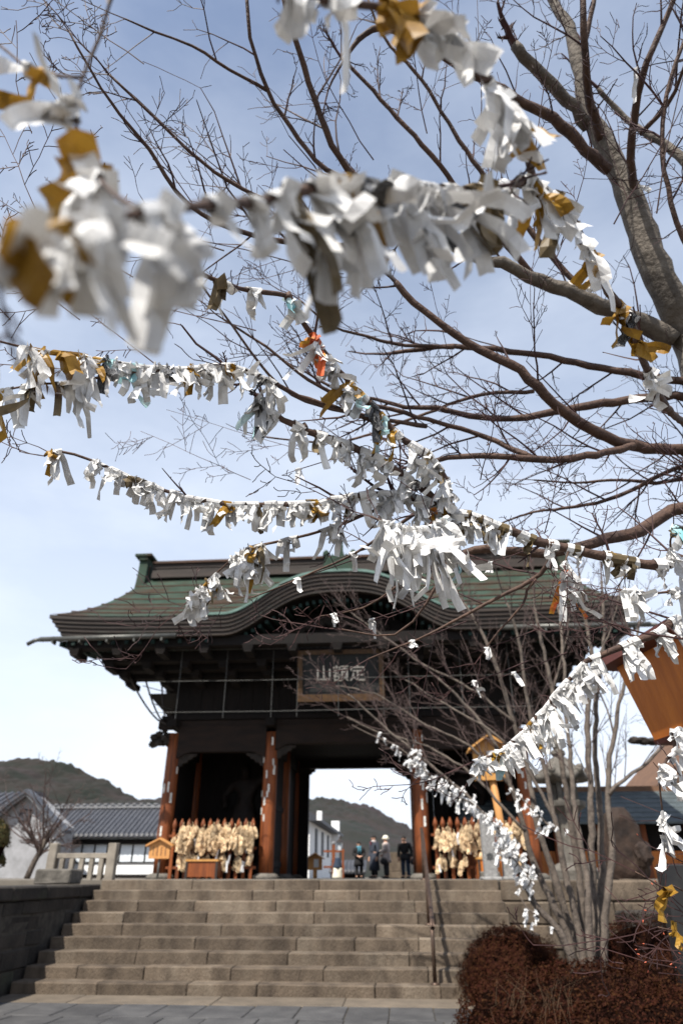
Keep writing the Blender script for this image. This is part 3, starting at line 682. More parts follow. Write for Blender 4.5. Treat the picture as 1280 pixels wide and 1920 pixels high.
# carved stone post and its companion
def stone_post(px0, px1, pyt, Y, lab, ch=None):
    a = PY(px0, 1645, Y); c_ = PY(px1, 1645, Y); zt = PY((px0+px1)/2, pyt, Y).z; w = c_.x-a.x; t = thing('stone_post', lab, 'stone post', ((a.x+c_.x)/2, Y+w/2, TZ))
    b = MB(); b.stone((a.x, Y, TZ-.01), (c_.x, Y+w, zt), .012, .004); b.lathe(((a.x+c_.x)/2, Y+w/2, zt-.004), [(w*.69, 0), (.01, .07)], 4, rot=Matrix.Rotation(R(45), 3, 'Z')); s_ = b.build('shaft', 'granite', t)
    b = MB(); b.stone((a.x-.07, Y-.07, TZ-.02), (c_.x+.07, Y+w+.07, TZ+.05), .02, .006); b.build('plinth', 'granite', t)
    if ch:
        me = text_mesh(ch, w*.62, .004); me.materials.clear(); me.materials.append(MAT['ink']); o = link('carved_character', me, s_); o.matrix_parent_inverse = Matrix()
        o.location = ((a.x+c_.x)/2, Y-.004, TZ+.36); o.rotation_euler = (R(90), 0, 0)
stone_post(909, 934, 1530, 14.0, 'square grey granite post with a carved character near the top of the steps', '幸')
stone_post(945, 966, 1570, 14.3, 'plain grey granite post half hidden behind paper-hung stems')
# stone balustrade
fe = thing('stone_balustrade', 'short pale stone balustrade with square posts above the dark wall', 'balustrade', (-6.3, 14.5, TZ))
fx0, fx1, fy = -6.86, -5.66, 14.6
for x, h in ((fx0, .64), (fx1, .64)):
    b = MB(); b.stone((x-.085, fy-.085, TZ-.02), (x+.085, fy+.085, TZ+h), .012, .004); b.build('post', 'light_stone', fe)
b = MB(); b.stone((fx0+.087, fy-.05, TZ+.37), (fx1-.087, fy+.05, TZ+.46), .01, .003); b.build('rail', 'light_stone', fe)
for k in range(5):
    x = fx0+(fx1-fx0)*(k+1)/6; b = MB(); b.stone((x-.045, fy-.045, TZ-.02), (x+.045, fy+.045, TZ+.368), .008, .003); b.build('baluster', 'light_stone', fe)
# stone lantern
lp = PY(1050, 1445, 16); lx, ly = lp.x, 16
sl = thing('stone_lantern', 'big old stone lantern with upturned cap behind the many-stemmed tree', 'stone lantern', (lx, ly, TZ))
def lat(prof, n, name, m='lichen_stone', rot=0): b = MB(); b.lathe((lx, ly, TZ), prof, n, rot=Matrix.Rotation(R(rot), 3, 'Z')); return b.build(name, m, sl)
lat([(.52, -.02), (.52, .16), (.40, .26), (.30, .30)], 6, 'base'); lat([(.20, .30), (.17, .7), (.17, 1.0), (.20, 1.22)], 12, 'shaft')
lat([(.22, 1.22), (.42, 1.36), (.44, 1.46), (.30, 1.48)], 6, 'platform')
for k in range(6):
    a = R(60*k); b = MB(); b.box((lx+.24*math.cos(a), ly+.24*math.sin(a), TZ+1.66), (.09, .09, .36), Matrix.Rotation(a, 3, 'Z')); b.build('fire_box_post', 'lichen_stone', sl)
b = MB(); prof = [(.30, 1.84), (.62, 1.86), (.60, 1.98), (.46, 2.04), (.34, 2.16), (.22, 2.30), (.12, 2.36)]; b.lathe((lx, ly, TZ), prof, 24)
vs = []
for (x, y, z) in b.v:
    a = math.atan2(y-ly, x-lx); r = math.hypot(x-lx, y-ly); k = (.5+.5*math.cos(6*a))**6; f_ = max(0, (r-.4)/.22); vs.append((lx+(x-lx)*(1-.06*(1-k)*f_), ly+(y-ly)*(1-.06*(1-k)*f_), z+.14*k*f_))
b.v = vs; cp = b.build('cap', 'lichen_stone', sl, True)
for k in range(6):
    a = R(60*k); b = MB(); b.blob((lx+.57*math.cos(a), ly+.57*math.sin(a), TZ+2.06), (.085, .085, .10), k, .25); b.build('cap_curl', 'lichen_stone', cp, True)
lat([(.10, 2.36), (.16, 2.42), (.15, 2.48), (.09, 2.52), (.13, 2.62), (.11, 2.72), (.02, 2.82)], 12, 'finial')
# natural standing stone on its plinth
t = thing('standing_stone', 'brown natural standing stone on a stone plinth beside the low slate-roofed hall', 'standing stone', (4.18, 14.6, TZ))
b = MB(); bm = bmesh.new(); bmesh.ops.create_icosphere(bm, subdivisions=4, radius=1); vs = []
for v in bm.verts:
    q = v.co.normalized(); zz = q.z*.5+.5
    wid = .40*(1-.42*zz**1.4); cx_ = 4.16 + .02*zz; x = max(-1, min(1, q.x*1.45)); y_ = max(-1, min(1, q.y*1.3))
    d = noise.noise(Vector((q.x*2.2+3, q.y*2.2, q.z*2.5)))*.11 + noise.noise(q*5+Vector((9, 2, 1)))*.05 + noise.noise(q*11)*.022
    z = TZ-.05+1.27*min(1, max(0, (q.z*1.12*.5+.5)))
    vs.append((cx_+x*wid*(1+d*1.4)-.05*max(0, x)*zz*4*wid, 14.6+y_*.22*(1+d), z+d*.12))
b.add(vs, [tuple(v.index for v in f.verts) for f in bm.faces]); bm.free(); b.build('rock', 'stele_rock', t)
b = MB(); b.blob((4.42, 14.40, TZ+.42), (.17, .12, .22), 5, .35, 2, 3); b.build('rock_lump', 'stele_rock', t)
for k in range(4): b = MB(); x0 = 3.5+k*.42; b.stone((x0, 14.1, TZ-.16), (x0+.41, 15.0, TZ+.0+.01*(k % 2)), .025, .012); b.build('plinth_block', 'step_stone', t)
for k in range(3): b = MB(); x0 = 3.45+k*.62; b.stone((x0, LIPY-.55, .0), (x0+.61, LIPY-.02, .92), .025, .012); b.build('step_block', 'wall_stone', t)
# black upright slab by the hedge
b = MB(); p0 = PY(1240, 1620, 8.0); b.stone((p0.x, 8.0, 0), (p0.x+.9, 8.25, p0.z), .015, .004); tag(b.build('black_slab', 'black_panel'), 'plain black upright slab standing behind the twig with the yellow paper', 'slab')
# orange wooden box lantern on a post, tapering towards its base
L0 = PD(1345, 1215, 3.4)
ol = thing('wooden_lantern', 'bright orange tapered wooden box lantern with maroon lid beside the maple', 'lantern', (L0.x, L0.y+.28, 0))
RZL = Matrix.Rotation(R(12), 3, 'Z'); lc = Vector((L0.x, L0.y+.25, 0)); zt, zb = 2.44, 2.03
def lr(x, y, z): return lc + RZL @ Vector((x, y, 0)) + Vector((0, 0, z))
def frust(h0, z0, h1, z1, m, name, ax=0, ay=0, dp=1.0):
    b = MB(); vs = [lr(x*h0+ax, y*h0*dp+ay, z0) for x, y in ((-1, -1), (1, -1), (1, 1), (-1, 1))] + [lr(x*h1+ax, y*h1*dp+ay, z1) for x, y in ((-1, -1), (1, -1), (1, 1), (-1, 1))]
    b.add(vs, [(3, 2, 1, 0), (4, 5, 6, 7), (0, 1, 5, 4), (1, 2, 6, 5), (2, 3, 7, 6), (3, 0, 4, 7)]); return b.build(name, m, ol)
frust(.215, zb, .30, zt, 'orange_wood', 'box'); frust(.21, zb-.025, .222, zb-.002, 'maroon', 'bottom_rim')
frust(.385, zt+.002, .385, zt+.05, 'maroon', 'lid'); frust(.345, zt+.052, .06, zt+.15, 'maroon', 'lid_roof')
frust(.05, 0, .05, zb-.027, 'maroon', 'post')
# ================================================================== BACKGROUND BUILDINGS
def tile_roof(par, x0, x1, ye, ze, yr, zr, m='grey_tile', n=40, over=0, ridge=True, edge_m='tile_edge'):
    b = MB(); b.add([(x0, ye, ze), (x1, ye, ze), (x1, yr, zr), (x0, yr, zr), (x0, ye, ze-.12), (x1, ye, ze-.12), (x1, yr, zr-.12), (x0, yr, zr-.12)], [(0, 1, 2, 3), (7, 6, 5, 4), (0, 4, 5, 1), (1, 5, 6, 2), (2, 6, 7, 3), (3, 7, 4, 0)])
    r = b.build('roof', m, par)
    for k in range(n):
        x = x0+(x1-x0)*(k+.5)/n; b = MB(); b.tube([(x, ye-.03, ze+.015), (x, yr, zr+.015)], .065*(x1-x0)/n/.25*.8, 6); b.build('tile_row', m, r)
        b = MB(); b.tube([(x, ye-.05, ze+.0), (x, ye-.03, ze+.0)], .075*(x1-x0)/n/.25, 8); b.build('eave_tile', edge_m, r)
    return r
# long white hall on the storehouse side
hb = thing('white_hall', 'long low white-walled hall with grey tiled roof and a band of windows', 'building', (-18, 42, TZ))
hx0, hx1, hy = -28.0, -9.6, 40.2
b = MB(); b.bbox((hx0, hy, TZ), (hx1, hy+6, 3.38)); b.build('wall', 'plaster', hb)
tile_roof(hb, hx0-.6, hx1+.6, hy-.55, 3.42, hy+2.4, 5.0, n=70); tile_roof(hb, hx0-.6, hx1+.6, hy+7.2, 3.36, hy+2.42, 5.0, n=0)
b = MB(); b.bbox((hx0-.6, hy+2.2, 4.99), (hx1+.6, hy+2.6, 5.16)); rd = b.build('ridge', 'tile_edge', hb)
for k in range(46): x = hx0-.5+(hx1-hx0+1)*k/45; b = MB(); b.bbox((x-.1, hy+2.15, 5.162), (x+.1, hy+2.65, 5.24)); b.build('ridge_tile', 'tile_edge', rd)
b = MB(); b.bbox((hx0-.2, hy-.25, 2.98), (hx1+.2, hy-.01, 3.22)); b.build('eave_band', 'dark_wood', hb)
b = MB(); b.bbox((hx0, hy-.06, 2.06), (hx1, hy-.004, 2.12)); b.build('sill', 'dark_wood', hb)
b = MB(); b.bbox((hx0, hy-.08, TZ), (hx1, hy-.006, TZ+.18)); b.build('footing', 'dark_wood', hb)
for k in range(26):
    x = hx0+.1+(hx1-hx0)*k/26; b = MB(); b.bbox((x, hy-.03, 2.13), (x+.62, hy-.003, 2.95)); w = b.build('window', 'window', hb)
    b = MB(); b.bbox((x+.625, hy-.055, 2.125), (x+.70, hy-.0045, 2.96)); b.build('mullion', 'dark_wood', w)
# gabled house further left
mat('grey_plaster', (.30, .30, .31), .9, (.22, .22, .225), 2)
gh = thing('gabled_house', 'grey plaster gable-end house with small window beside the long white hall', 'building', (-22, 38, TZ))
gx, gy = -21.9, 37.0
p1, p2 = PY(55, 1480, gy), PY(90, 1553, gy)
pk = p1; hw = 2.0
b = MB(); b.prism([(pk.x-hw, TZ), (pk.x+hw, TZ), (pk.x+hw, pk.z-1.75), (pk.x, pk.z-.2), (pk.x-hw, pk.z-1.75)], lambda p, q, w: (p, gy+.3+w, q), 1.5); b.build('wall', 'grey_plaster', gh)
for sg in (-1, 1):
    b = MB(); ol_ = [(pk.x, pk.z), (pk.x+sg*.6, pk.z-.42), (pk.x+sg*1.4, pk.z-1.15), (pk.x+sg*(hw+.5), pk.z-1.95), (pk.x+sg*(hw+.5), pk.z-2.12), (pk.x+sg*1.4, pk.z-1.32), (pk.x+sg*.6, pk.z-.60), (pk.x, pk.z-.18)]
    b.prism(ol_, lambda p, q, w: (p, gy-.3+w, q), 2.2 if sg < 0 else .75); r = b.build('roof', 'grey_tile', gh)
    b = MB(); ol_ = [(pk.x+sg*.02, pk.z-.2), (pk.x+sg*.6, pk.z-.62), (pk.x+sg*1.4, pk.z-1.34), (pk.x+sg*(hw+.4), pk.z-2.10), (pk.x+sg*(hw+.4), pk.z-2.22), (pk.x+sg*1.4, pk.z-1.48), (pk.x+sg*.6, pk.z-.76), (pk.x+sg*.02, pk.z-.34)]
    b.prism(ol_, lambda p, q, w: (p, gy-.2+w, q), .12); b.build('barge_board', 'tile_edge', r)
b = MB(); b.bbox((pk.x-.35, gy+.2, pk.z-1.55), (pk.x+.25, gy+.31, pk.z-.95)); w = b.build('window', 'dark_wood', gh)
b = MB(); b.bbox((pk.x-.28, gy+.17, pk.z-1.48), (pk.x+.18, gy+.198, pk.z-1.02)); b.build('pane', 'grey_tile', w)
tile_roof(gh, pk.x-7, pk.x-1.0, gy-.2, pk.z-.95, gy+2.0, pk.z+.05, n=16)
# low slate-roofed hall on the right
rh = thing('slate_roofed_hall', 'low wooden hall with dark slate roof and orange lower wall', 'building', (6, 24, TZ))
q0 = PY(1000, 1545, 23); q1 = PY(1250, 1545, 23); e0, e1 = q0.x-2.2, q1.x+1.2; ez = q0.z+.02; rz = PY(1100, 1483, 25.4).z
nrow = 7
for k in range(nrow):
    t0, t1 = k/nrow, (k+1)/nrow; b = MB(); ya, yb = 23-.0+2.4*t0, 23+2.4*t1+.06; za, zb_ = ez+(rz-ez)*t0, ez+(rz-ez)*t1
    b.add([(e0, ya, za+.03), (e1, ya, za+.03), (e1, yb, zb_+.03), (e0, yb, zb_+.03), (e0, ya, za-.03), (e1, ya, za-.03), (e1, yb, zb_-.03), (e0, yb, zb_-.03)], [(0, 1, 2, 3), (7, 6, 5, 4), (0, 4, 5, 1), (1, 5, 6, 2), (2, 6, 7, 3), (3, 7, 4, 0)]); b.build('slate_course', 'slate', rh)
b = MB(); b.bbox((e0-.1, 25.3, rz-.1), (e1+.1, 25.6, rz+.13)); b.build('ridge_beam', 'beam_brown', rh)
b = MB(); b.bbox((e0+.3, 24.0, TZ), (e1-.3, 27, ez+.2)); b.build('wall', 'dark_wood', rh)
for k in range(16): x = e0+.35+(e1-e0-.7)*k/16; b = MB(); b.bbox((x+.01, 23.93, TZ), (x+(e1-e0-.7)/16-.01, 23.99, TZ+.75)); b.build('lower_panel', 'orange_wood', rh)
for k in range(6): x = e0+.35+(e1-e0-.7)*k/5; b = MB(); b.bbox((x-.08, 23.82, TZ), (x+.08, 23.92, ez)); b.build('post', 'red_wood', rh)
# tan house with deep brown roof at the far right
th = thing('tan_house', 'tan plaster house with steep brown gable roof behind the slate-roofed hall', 'building', (13, 32, TZ))
a0 = PY(1225, 1500, 30); a1 = PY(1285, 1425, 30)
hwid = 5.0; pkx = a0.x+hwid; pz = a0.z+(a1.z-a0.z)/(a1.x-a0.x)*hwid
b = MB(); b.prism([(a0.x+.5, TZ), (pkx*2-a0.x-.5, TZ), (pkx*2-a0.x-.5, a0.z+.2), (pkx, pz-.3), (a0.x+.5, a0.z+.2)], lambda p, q, w: (p, 30.6+w, q), 6); b.build('wall', 'tan_wall', th)
for sg in (-1, 1):
    b = MB(); ex = pkx+sg*(hwid+.2); b.prism([(pkx, pz), (ex, a0.z), (ex, a0.z-.3), (pkx, pz-.34)], lambda p, q, w: (p, 29.6+w, q), 8); b.build('roof', 'beam_brown', th)
b = MB(); 
for k in range(4): b.blob((a0.x-.4+.35*k, 29.6, PY(1222, 1388, 29.6).z-.02*k), (.3, .2, .16), k, .5)
b.build('ridge_ornament', 'carving', th)
# white storehouse seen through the gate, its wall running away from the viewer
wh = thing('white_storehouse', 'white plastered storehouse with dark tiled roof seen through the gate opening', 'building', (-7, 48, TZ))
c0 = PY(579, 1640, 40); zt_ = PY(580, 1538, 40).z; wx = c0.x
b = MB(); b.bbox((wx-6, 40, TZ), (wx, 56, zt_)); b.build('wall', 'plaster', wh)
b = MB(); b.prism([(wx+.55, zt_-.05), (wx+.55, zt_+.12), (wx-3, zt_+2.0), (wx-6.5, zt_+.12), (wx-6.5, zt_-.05)], lambda p, q, w: (p, 39.6+w, q), 17); b.build('roof', 'grey_tile', wh)
b = MB(); b.bbox((wx+.42, 39.5, zt_-.03), (wx+.68, 39.9, zt_+.42)); b.build('corner_tile', 'plaster', wh)
b = MB(); b.bbox((wx+.0, 52.5, TZ), (wx+.55, 53.2, zt_+.8)); b.build('fire_wall', 'plaster', wh)
for y_ in (42.5, 46, 49.5): b = MB(); b.bbox((wx+.003, y_, TZ+1.2), (wx+.06, y_+.9, TZ+2.5)); b.build('window', 'grey_tile', wh)
# hills: displaced terrain with a wooded skyline
def hill(name, ctrl, Y, depth, seed, par=None):
    xs = [PY(x, y, Y) for x, y in ctrl]; X = [p.x for p in xs]; Z = [p.z for p in xs]; nx, ny = 460, 60; vs = []
    for j in range(ny+1):
        t = j/ny; yy = Y-depth*(1-t)
        for i in range(nx+1):
            x = X[0]+(X[-1]-X[0])*i/nx; z = float(np.interp(x, X, Z))*(t**.8)
            z += noise.noise(Vector((x*.02, yy*.02, seed)))*7*t*(1-.6*t) + (noise.noise(Vector((x*.16, yy*.16, seed)))+.8*noise.noise(Vector((x*.37, yy*.37, seed+3))))*2.3*t
            vs.append((x, yy, z-1+2*t))
    fs = [(j*(nx+1)+i, j*(nx+1)+i+1, (j+1)*(nx+1)+i+1, (j+1)*(nx+1)+i) for j in range(ny) for i in range(nx)]
    b = MB(); b.add(vs, fs); struct(b.build(name, 'hill', None, True, normals=False))
hill('hill', [(-900, 1520), (-500, 1480), (-200, 1470), (-60, 1455), (0, 1442), (30, 1430), (62, 1427), (100, 1432), (135, 1437), (150, 1452), (175, 1462), (212, 1473), (240, 1492), (270, 1502), (300, 1499), (340, 1500), (420, 1530), (520, 1600)], 520, 330, 2)
hill('hill', [(380, 1600), (470, 1530), (560, 1503), (612, 1498), (650, 1504), (700, 1518), (745, 1545), (790, 1570), (860, 1590), (950, 1602), (1200, 1600), (1700, 1605)], 470, 300, 5)
# ================================================================== THROUGH THE GATE: STREET THINGS
def GP(px, Y): return PY(px, 1646, Y).x
x = GP(590, 33); house_sign((x, 33, TZ), .62, .62, .32, 'small roofed wooden notice with a white sheet under the gate arch', 0, .1, 'post_wood', 'post_wood', False, .09, True)
x = GP(625, 38); t = thing('signpost', 'brown wooden signpost frame with cross bars beside the street lamp', 'signpost', (x, 38, TZ)); zt_ = PY(625, 1583, 38).z
b = MB(); b.bbox((x-.07, 37.93, TZ), (x+.07, 38.07, zt_)); b.build('post', 'red_wood', t)
b = MB(); b.lathe((x, 38, zt_), [(.10, 0), (.11, .06), (.02, .14)], 8); b.build('post_cap', 'tile_edge', t)
for zz in (.45, 1.15): b = MB(); b.bbox((x-.5, 37.96, TZ+zz), (x+.55, 38.04, TZ+zz+.09)); b.build('cross_bar', 'red_wood', t)
b = MB(); b.bbox((x+.42, 37.95, TZ), (x+.52, 38.05, TZ+1.3)); b.build('short_post', 'red_wood', t)
x = GP(637, 44); zt_ = PY(637, 1568, 44).z; t = thing('street_lamp', 'dark street lamp with lantern head in front of the wooded hill', 'street lamp', (x, 44, TZ))
b = MB(); b.lathe((x, 44, TZ), [(.09, 0), (.07, .3), (.045, .5), (.04, zt_-TZ-.75)], 8); b.build('post', 'dark_metal', t)
b = MB(); b.lathe((x, 44, zt_-.75), [(.10, 0), (.17, .42)], 6); b.build('lamp_glass', 'window', t)
b = MB(); b.lathe((x, 44, zt_-.33), [(.26, 0), (.12, .12), (.04, .2), (.05, .28), (.01, .36)], 8); b.build('lamp_cap', 'dark_metal', t)
x = GP(652, 40); t = thing('tiled_shed', 'low dark shed with ribbed grey tiled roof beyond the gate', 'shed', (x, 40, TZ)); zr = PY(650, 1613, 40).z
b = MB(); b.bbox((x-.9, 40, TZ), (x+.8, 41.5, zr-.45)); b.build('wall', 'dark_wood', t); tile_roof(t, x-.95, x+.95, 39.7, zr-.5, 40.8, zr+.02, n=10)
x = GP(632, 36); t = thing('cloth_banner', 'pale cream cloth draped on a stand below a blue cover', 'banner', (x, 36, TZ))
def drape(mb, x, y, z0, z1, w0, w1, d, n=9):
    vs = []; m = 6
    for j in range(m+1):
        u = j/m; 
        for i in range(n):
            a = 2*math.pi*i/n; r = (w0+(w1-w0)*u)*(1+.16*math.sin(3*a+u*2)); vs.append((x+math.cos(a)*r, y+math.sin(a)*r*d, z0+(z1-z0)*u))
    mb.add(vs, [(j*n+i, j*n+(i+1) % n, (j+1)*n+(i+1) % n, (j+1)*n+i) for j in range(m) for i in range(n)] + [tuple(range(n)), tuple(m*n+i for i in range(n))])
b = MB(); drape(b, x, 36, TZ, TZ+.42, .24, .2, .6); b.build('cream_cloth', 'cloth_cream', t, True)
b = MB(); drape(b, x, 36, TZ+.42, TZ+.86, .22, .12, .6); b.build('blue_cover', 'cloth_jean', t, True)
x = GP(745, 37.5); t = thing('stone_pedestal', 'tan stone pedestal with stepped base behind the people', 'pedestal', (x, 37.5, TZ))
b = MB(); b.stone((x-.6, 37, TZ), (x+.6, 38, TZ+.28), .02, .008); b.build('base', 'step_stone', t); b = MB(); b.stone((x-.38, 37.15, TZ+.282), (x+.38, 37.85, TZ+1.12), .02, .008); b.build('shaft', 'step_stone', t)
# ================================================================== PEOPLE
def skin_mesh(name, joints, edges, m, parent, sub=2, root=0):
    me = bpy.data.meshes.new(name); me.from_pydata([j[:3] for j in joints], edges, [])
    o = bpy.data.objects.new(name, me); COL.objects.link(o)
    md = o.modifiers.new('s', 'SKIN'); md.use_smooth_shade = True
    for i, j in enumerate(joints):
        d = me.skin_vertices[0].data[i]; d.radius = (j[3], j[4] if len(j) > 4 else j[3]); d.use_root = (i == root)
    s2 = o.modifiers.new('u', 'SUBSURF'); s2.levels = sub; s2.render_levels = sub
    dg = bpy.context.evaluated_depsgraph_get(); nm = bpy.data.meshes.new_from_object(o.evaluated_get(dg)); bpy.data.objects.remove(o)
    nm.name = name; nm.materials.clear(); nm.materials.append(MAT[m]); nm.polygons.foreach_set('use_smooth', [True]*len(nm.polygons))
    return link(name, nm, parent)
def person(x, y, face, H, lab, coat, hem, legs, hair='hair_black', arms='down', hat=None, scarf=None, collar=None, stoop=0.0, bag=None):
    # built facing -y at the origin, then turned; k scales a 1.70 m figure
    t = thing('person', lab, 'person'); k = H/1.70; z = TZ
    def J(*a): return (a[0]*k, (a[1]-stoop*max(0, a[2]-1.0))*k, a[2]*k, *[r*k for r in a[3:]])
    if arms == 'clasp': aL = [(.19, 0, 1.36), (.25, -.02, 1.10), (.10, -.20, 1.00), (.03, -.24, .99)]; aR = [(-.19, 0, 1.36), (-.25, -.02, 1.10), (-.10, -.20, 1.02), (-.03, -.24, 1.0)]
    elif arms == 'bent': aL = [(.19, 0, 1.36), (.24, .02, 1.10), (.16, -.20, 1.06), (.10, -.28, 1.08)]; aR = [(-.19, 0, 1.36), (-.24, .02, 1.10), (-.2, -.14, .95), (-.18, -.2, .92)]
    else: aL = [(.19, 0, 1.36), (.25, .02, 1.08), (.25, -.04, .84), (.24, -.06, .76)]; aR = [(-.19, 0, 1.36), (-.25, .02, 1.08), (-.25, -.04, .84), (-.24, -.06, .76)]
    joints = [J(0, 0, .93, .13, .10), J(0, 0, 1.12, .125, .095), J(0, 0, 1.32, .15, .10), J(0, 0, 1.42, .07), J(0, -.015, 1.50, .052), J(0, -.02, 1.57, .078, .085), J(0, -.015, 1.66, .066, .075)]
    edges = [(0, 1), (1, 2), (2, 3), (3, 4), (4, 5), (5, 6)]
    for arm in (aL, aR):
        i = len(joints); joints += [J(*arm[0], .055), J(*arm[1], .042), J(*arm[2], .034), J(*arm[3], .03)]; edges += [(2, i), (i, i+1), (i+1, i+2), (i+2, i+3)]
        e = Vector(arm[3]) - Vector(arm[2]); e = e.normalized(); h = Vector(arm[3]); sd_ = e.orthogonal().normalized()
        for q in range(5):                            # fingers and a thumb leaving the side of the palm
            o_ = sd_*((q-1.5)*.016) if q < 4 else sd_*(-.038)
            b0 = h + e*(.02 if q < 4 else -.01) + o_; b1 = b0 + e*(.05-.006*abs(q-1.5) if q < 4 else .03) + (sd_*(-.012) if q == 4 else Vector()); b2 = b1 + e*.022 + Vector((0, .012, -.012))
            ii = len(joints); joints += [J(*b0, .010), J(*b1, .009), J(*b2, .007)]; edges += [(i+3, ii), (ii, ii+1), (ii+1, ii+2)]
    for sg in (1, -1):
        i = len(joints); joints += [J(sg*.09, 0, .86, .085), J(sg*.10, -.01, .48, .058), J(sg*.10, .01, .10, .042), J(sg*.105, -.12, .03, .035)]; edges += [(0, i), (i, i+1), (i+1, i+2), (i+2, i+3)]
    skin_mesh('body', joints, edges, 'skin', t)
    # nose, ears: on the head, in the body's own colour
    hd = Vector(J(0, -.02, 1.575)[:3])
    b = MB(); b.blob(hd+Vector((0, -.088, -.005))*k, (.012*k, .018*k, .022*k), 1, .1)
    for sg in (-1, 1): b.blob(hd+Vector((sg*.078, .0, 0))*k, (.012*k, .02*k, .03*k), 2, .1)
    b.build('face_features', 'skin', t, True)
    b = MB()
    for sg in (-1, 1): b.blob(hd+Vector((sg*.03, -.080, .012))*k, (.010*k, .006*k, .006*k), 3, 0)
    b.blob(hd+Vector((0, -.079, -.045))*k, (.022*k, .006*k, .005*k), 4, 0); b.build('eyes_and_mouth', 'hair_black', t, True)
    if not hat:
        b = MB(); b.blob(hd+Vector((0, .018, .045))*k, (.086*k, .092*k, .085*k), 9, .18, 3, 3); b.build('hair', hair, t, True)
    else:
        b = MB(); b.blob(hd+Vector((0, .012, .055))*k, (.105*k, .112*k, .098*k), 9, .14, 3, 3); b.tube([hd+Vector((.108*math.cos(a), .012+.115*math.sin(a), .012))*k for a in np.linspace(0, 2*math.pi, 14)], .022*k, 6); b.build('knit_hat', hat, t, True)
    # coat: body of the garment as rings, sleeves grown with it
    cj = [J(0, 0, .95, .165, .13), J(0, 0, 1.12, .155, .125), J(0, 0, 1.32, .175, .125), J(0, .0, 1.43, .09)]; ce = [(0, 1), (1, 2), (2, 3)]
    for arm in (aL, aR):
        i = len(cj); w3 = Vector(arm[2])*.8+Vector(arm[3])*.2; cj += [J(*arm[0], .085), J(*arm[1], .066), J(*w3, .052)]; ce += [(2, i), (i, i+1), (i+1, i+2)]
    c_ = skin_mesh('coat', cj, ce, coat, t)
    b = MB(); n = 16; vs = []; prof = [(1.00, .172, .138), (.90, .185, .15), ((.9+hem)/2, .20, .165), (hem, .215, .185), (hem, .19, .16)]
    for zz, rx_, ry_ in prof:
        for i in range(n): a = 2*math.pi*i/n; w_ = 1+.035*math.sin(5*a+zz*9); vs.append(((math.cos(a)*rx_*w_)*k, (math.sin(a)*ry_*w_)*k, zz*k))
    b.add(vs, [(j*n+i, j*n+(i+1) % n, (j+1)*n+(i+1) % n, (j+1)*n+i) for j in range(len(prof)-1) for i in range(n)]); b.build('coat_skirt', coat, t, True)
    lj = [J(0, 0, .93, .13, .11)]; le = []
    for sg in (1, -1): i = len(lj); lj += [J(sg*.092, 0, .84, .10), J(sg*.10, -.01, .48, .078), J(sg*.10, .01, .09, .066)]; le += [(0, i), (i, i+1), (i+1, i+2)]
    skin_mesh('trousers', lj, le, legs, t)
    for sg in (1, -1): b = MB(); b.blob(J(sg*.105, -.06, .045)[:3], (.05*k, .13*k, .048*k), 2, .1); b.build('shoe', 'shoe', t, True)
    nk = Vector(J(0, -.012, 1.465)[:3])
    if scarf:
        b = MB(); b.tube([nk+Vector((.075*math.cos(a), .07*math.sin(a), -.01))*k for a in np.linspace(0, 2*math.pi, 14)], .034*k, 7)
        for dx in (-.035, .04): b.tube([nk+Vector((dx, -.10, -.02))*k, nk+Vector((dx*1.2, -.155, -.16))*k, nk+Vector((dx*1.3, -.15, -.36))*k], .03*k, 6, squash=.6)
        b.build('scarf', scarf, t, True)
    if collar:
        b = MB(); b.tube([nk+Vector((.068*math.cos(a), .062*math.sin(a), .0))*k for a in np.linspace(0, 2*math.pi, 14)], .022*k, 6); b.build('collar', collar, t, True)
        b = MB(); b.prism([(-.035, -.01), (.035, -.01), (.012, -.16), (-.012, -.16)], lambda p, q, w: (nk.x+p*k, nk.y-.115*k-w*k, nk.z+q*k), .02); b.build('tie', 'cloth_maroon', t)
    if bag:
        b = MB(); b.blob((.27*k, -.02, .66*k), (.06*k, .15*k, .13*k), 3, .12, 2, 2); b.tube([(.24*k, -.06*k, .77*k), (.27*k, -.1*k, .80*k), (.27*k, .06*k, .80*k), (.27*k, .1*k, .70*k)], .012*k, 5); b.build('bag', bag, t, True)
    t.location = (x, y, TZ); t.rotation_euler = (0, 0, face); t.scale = (1.24, 1.24, 1); return t
PYY = 35.2
person(GP(673, PYY), PYY, R(12), 1.51, 'person in black coat with pale blue scarf and hands clasped', 'cloth_black', .55, 'cloth_black', arms='clasp', scarf='cloth_blue')
person(GP(702, PYY), PYY, R(-55), 1.77, 'tall person in long navy overcoat with white collar', 'cloth_navy', .30, 'cloth_black', collar='cloth_white', arms='down')
person(GP(725, PYY), PYY-.1, R(-105), 1.74, 'person in cream knit hat and beige jacket holding hands forward', 'cloth_beige', .62, 'cloth_black', arms='bent', hat='cloth_cream', bag='cloth_black')
person(GP(761, PYY), PYY-.2, R(-20), 1.72, 'person in black padded jacket and dark jeans beside the gate column', 'cloth_black', .74, 'cloth_jean', arms='down', bag='cloth_black', stoop=.18)
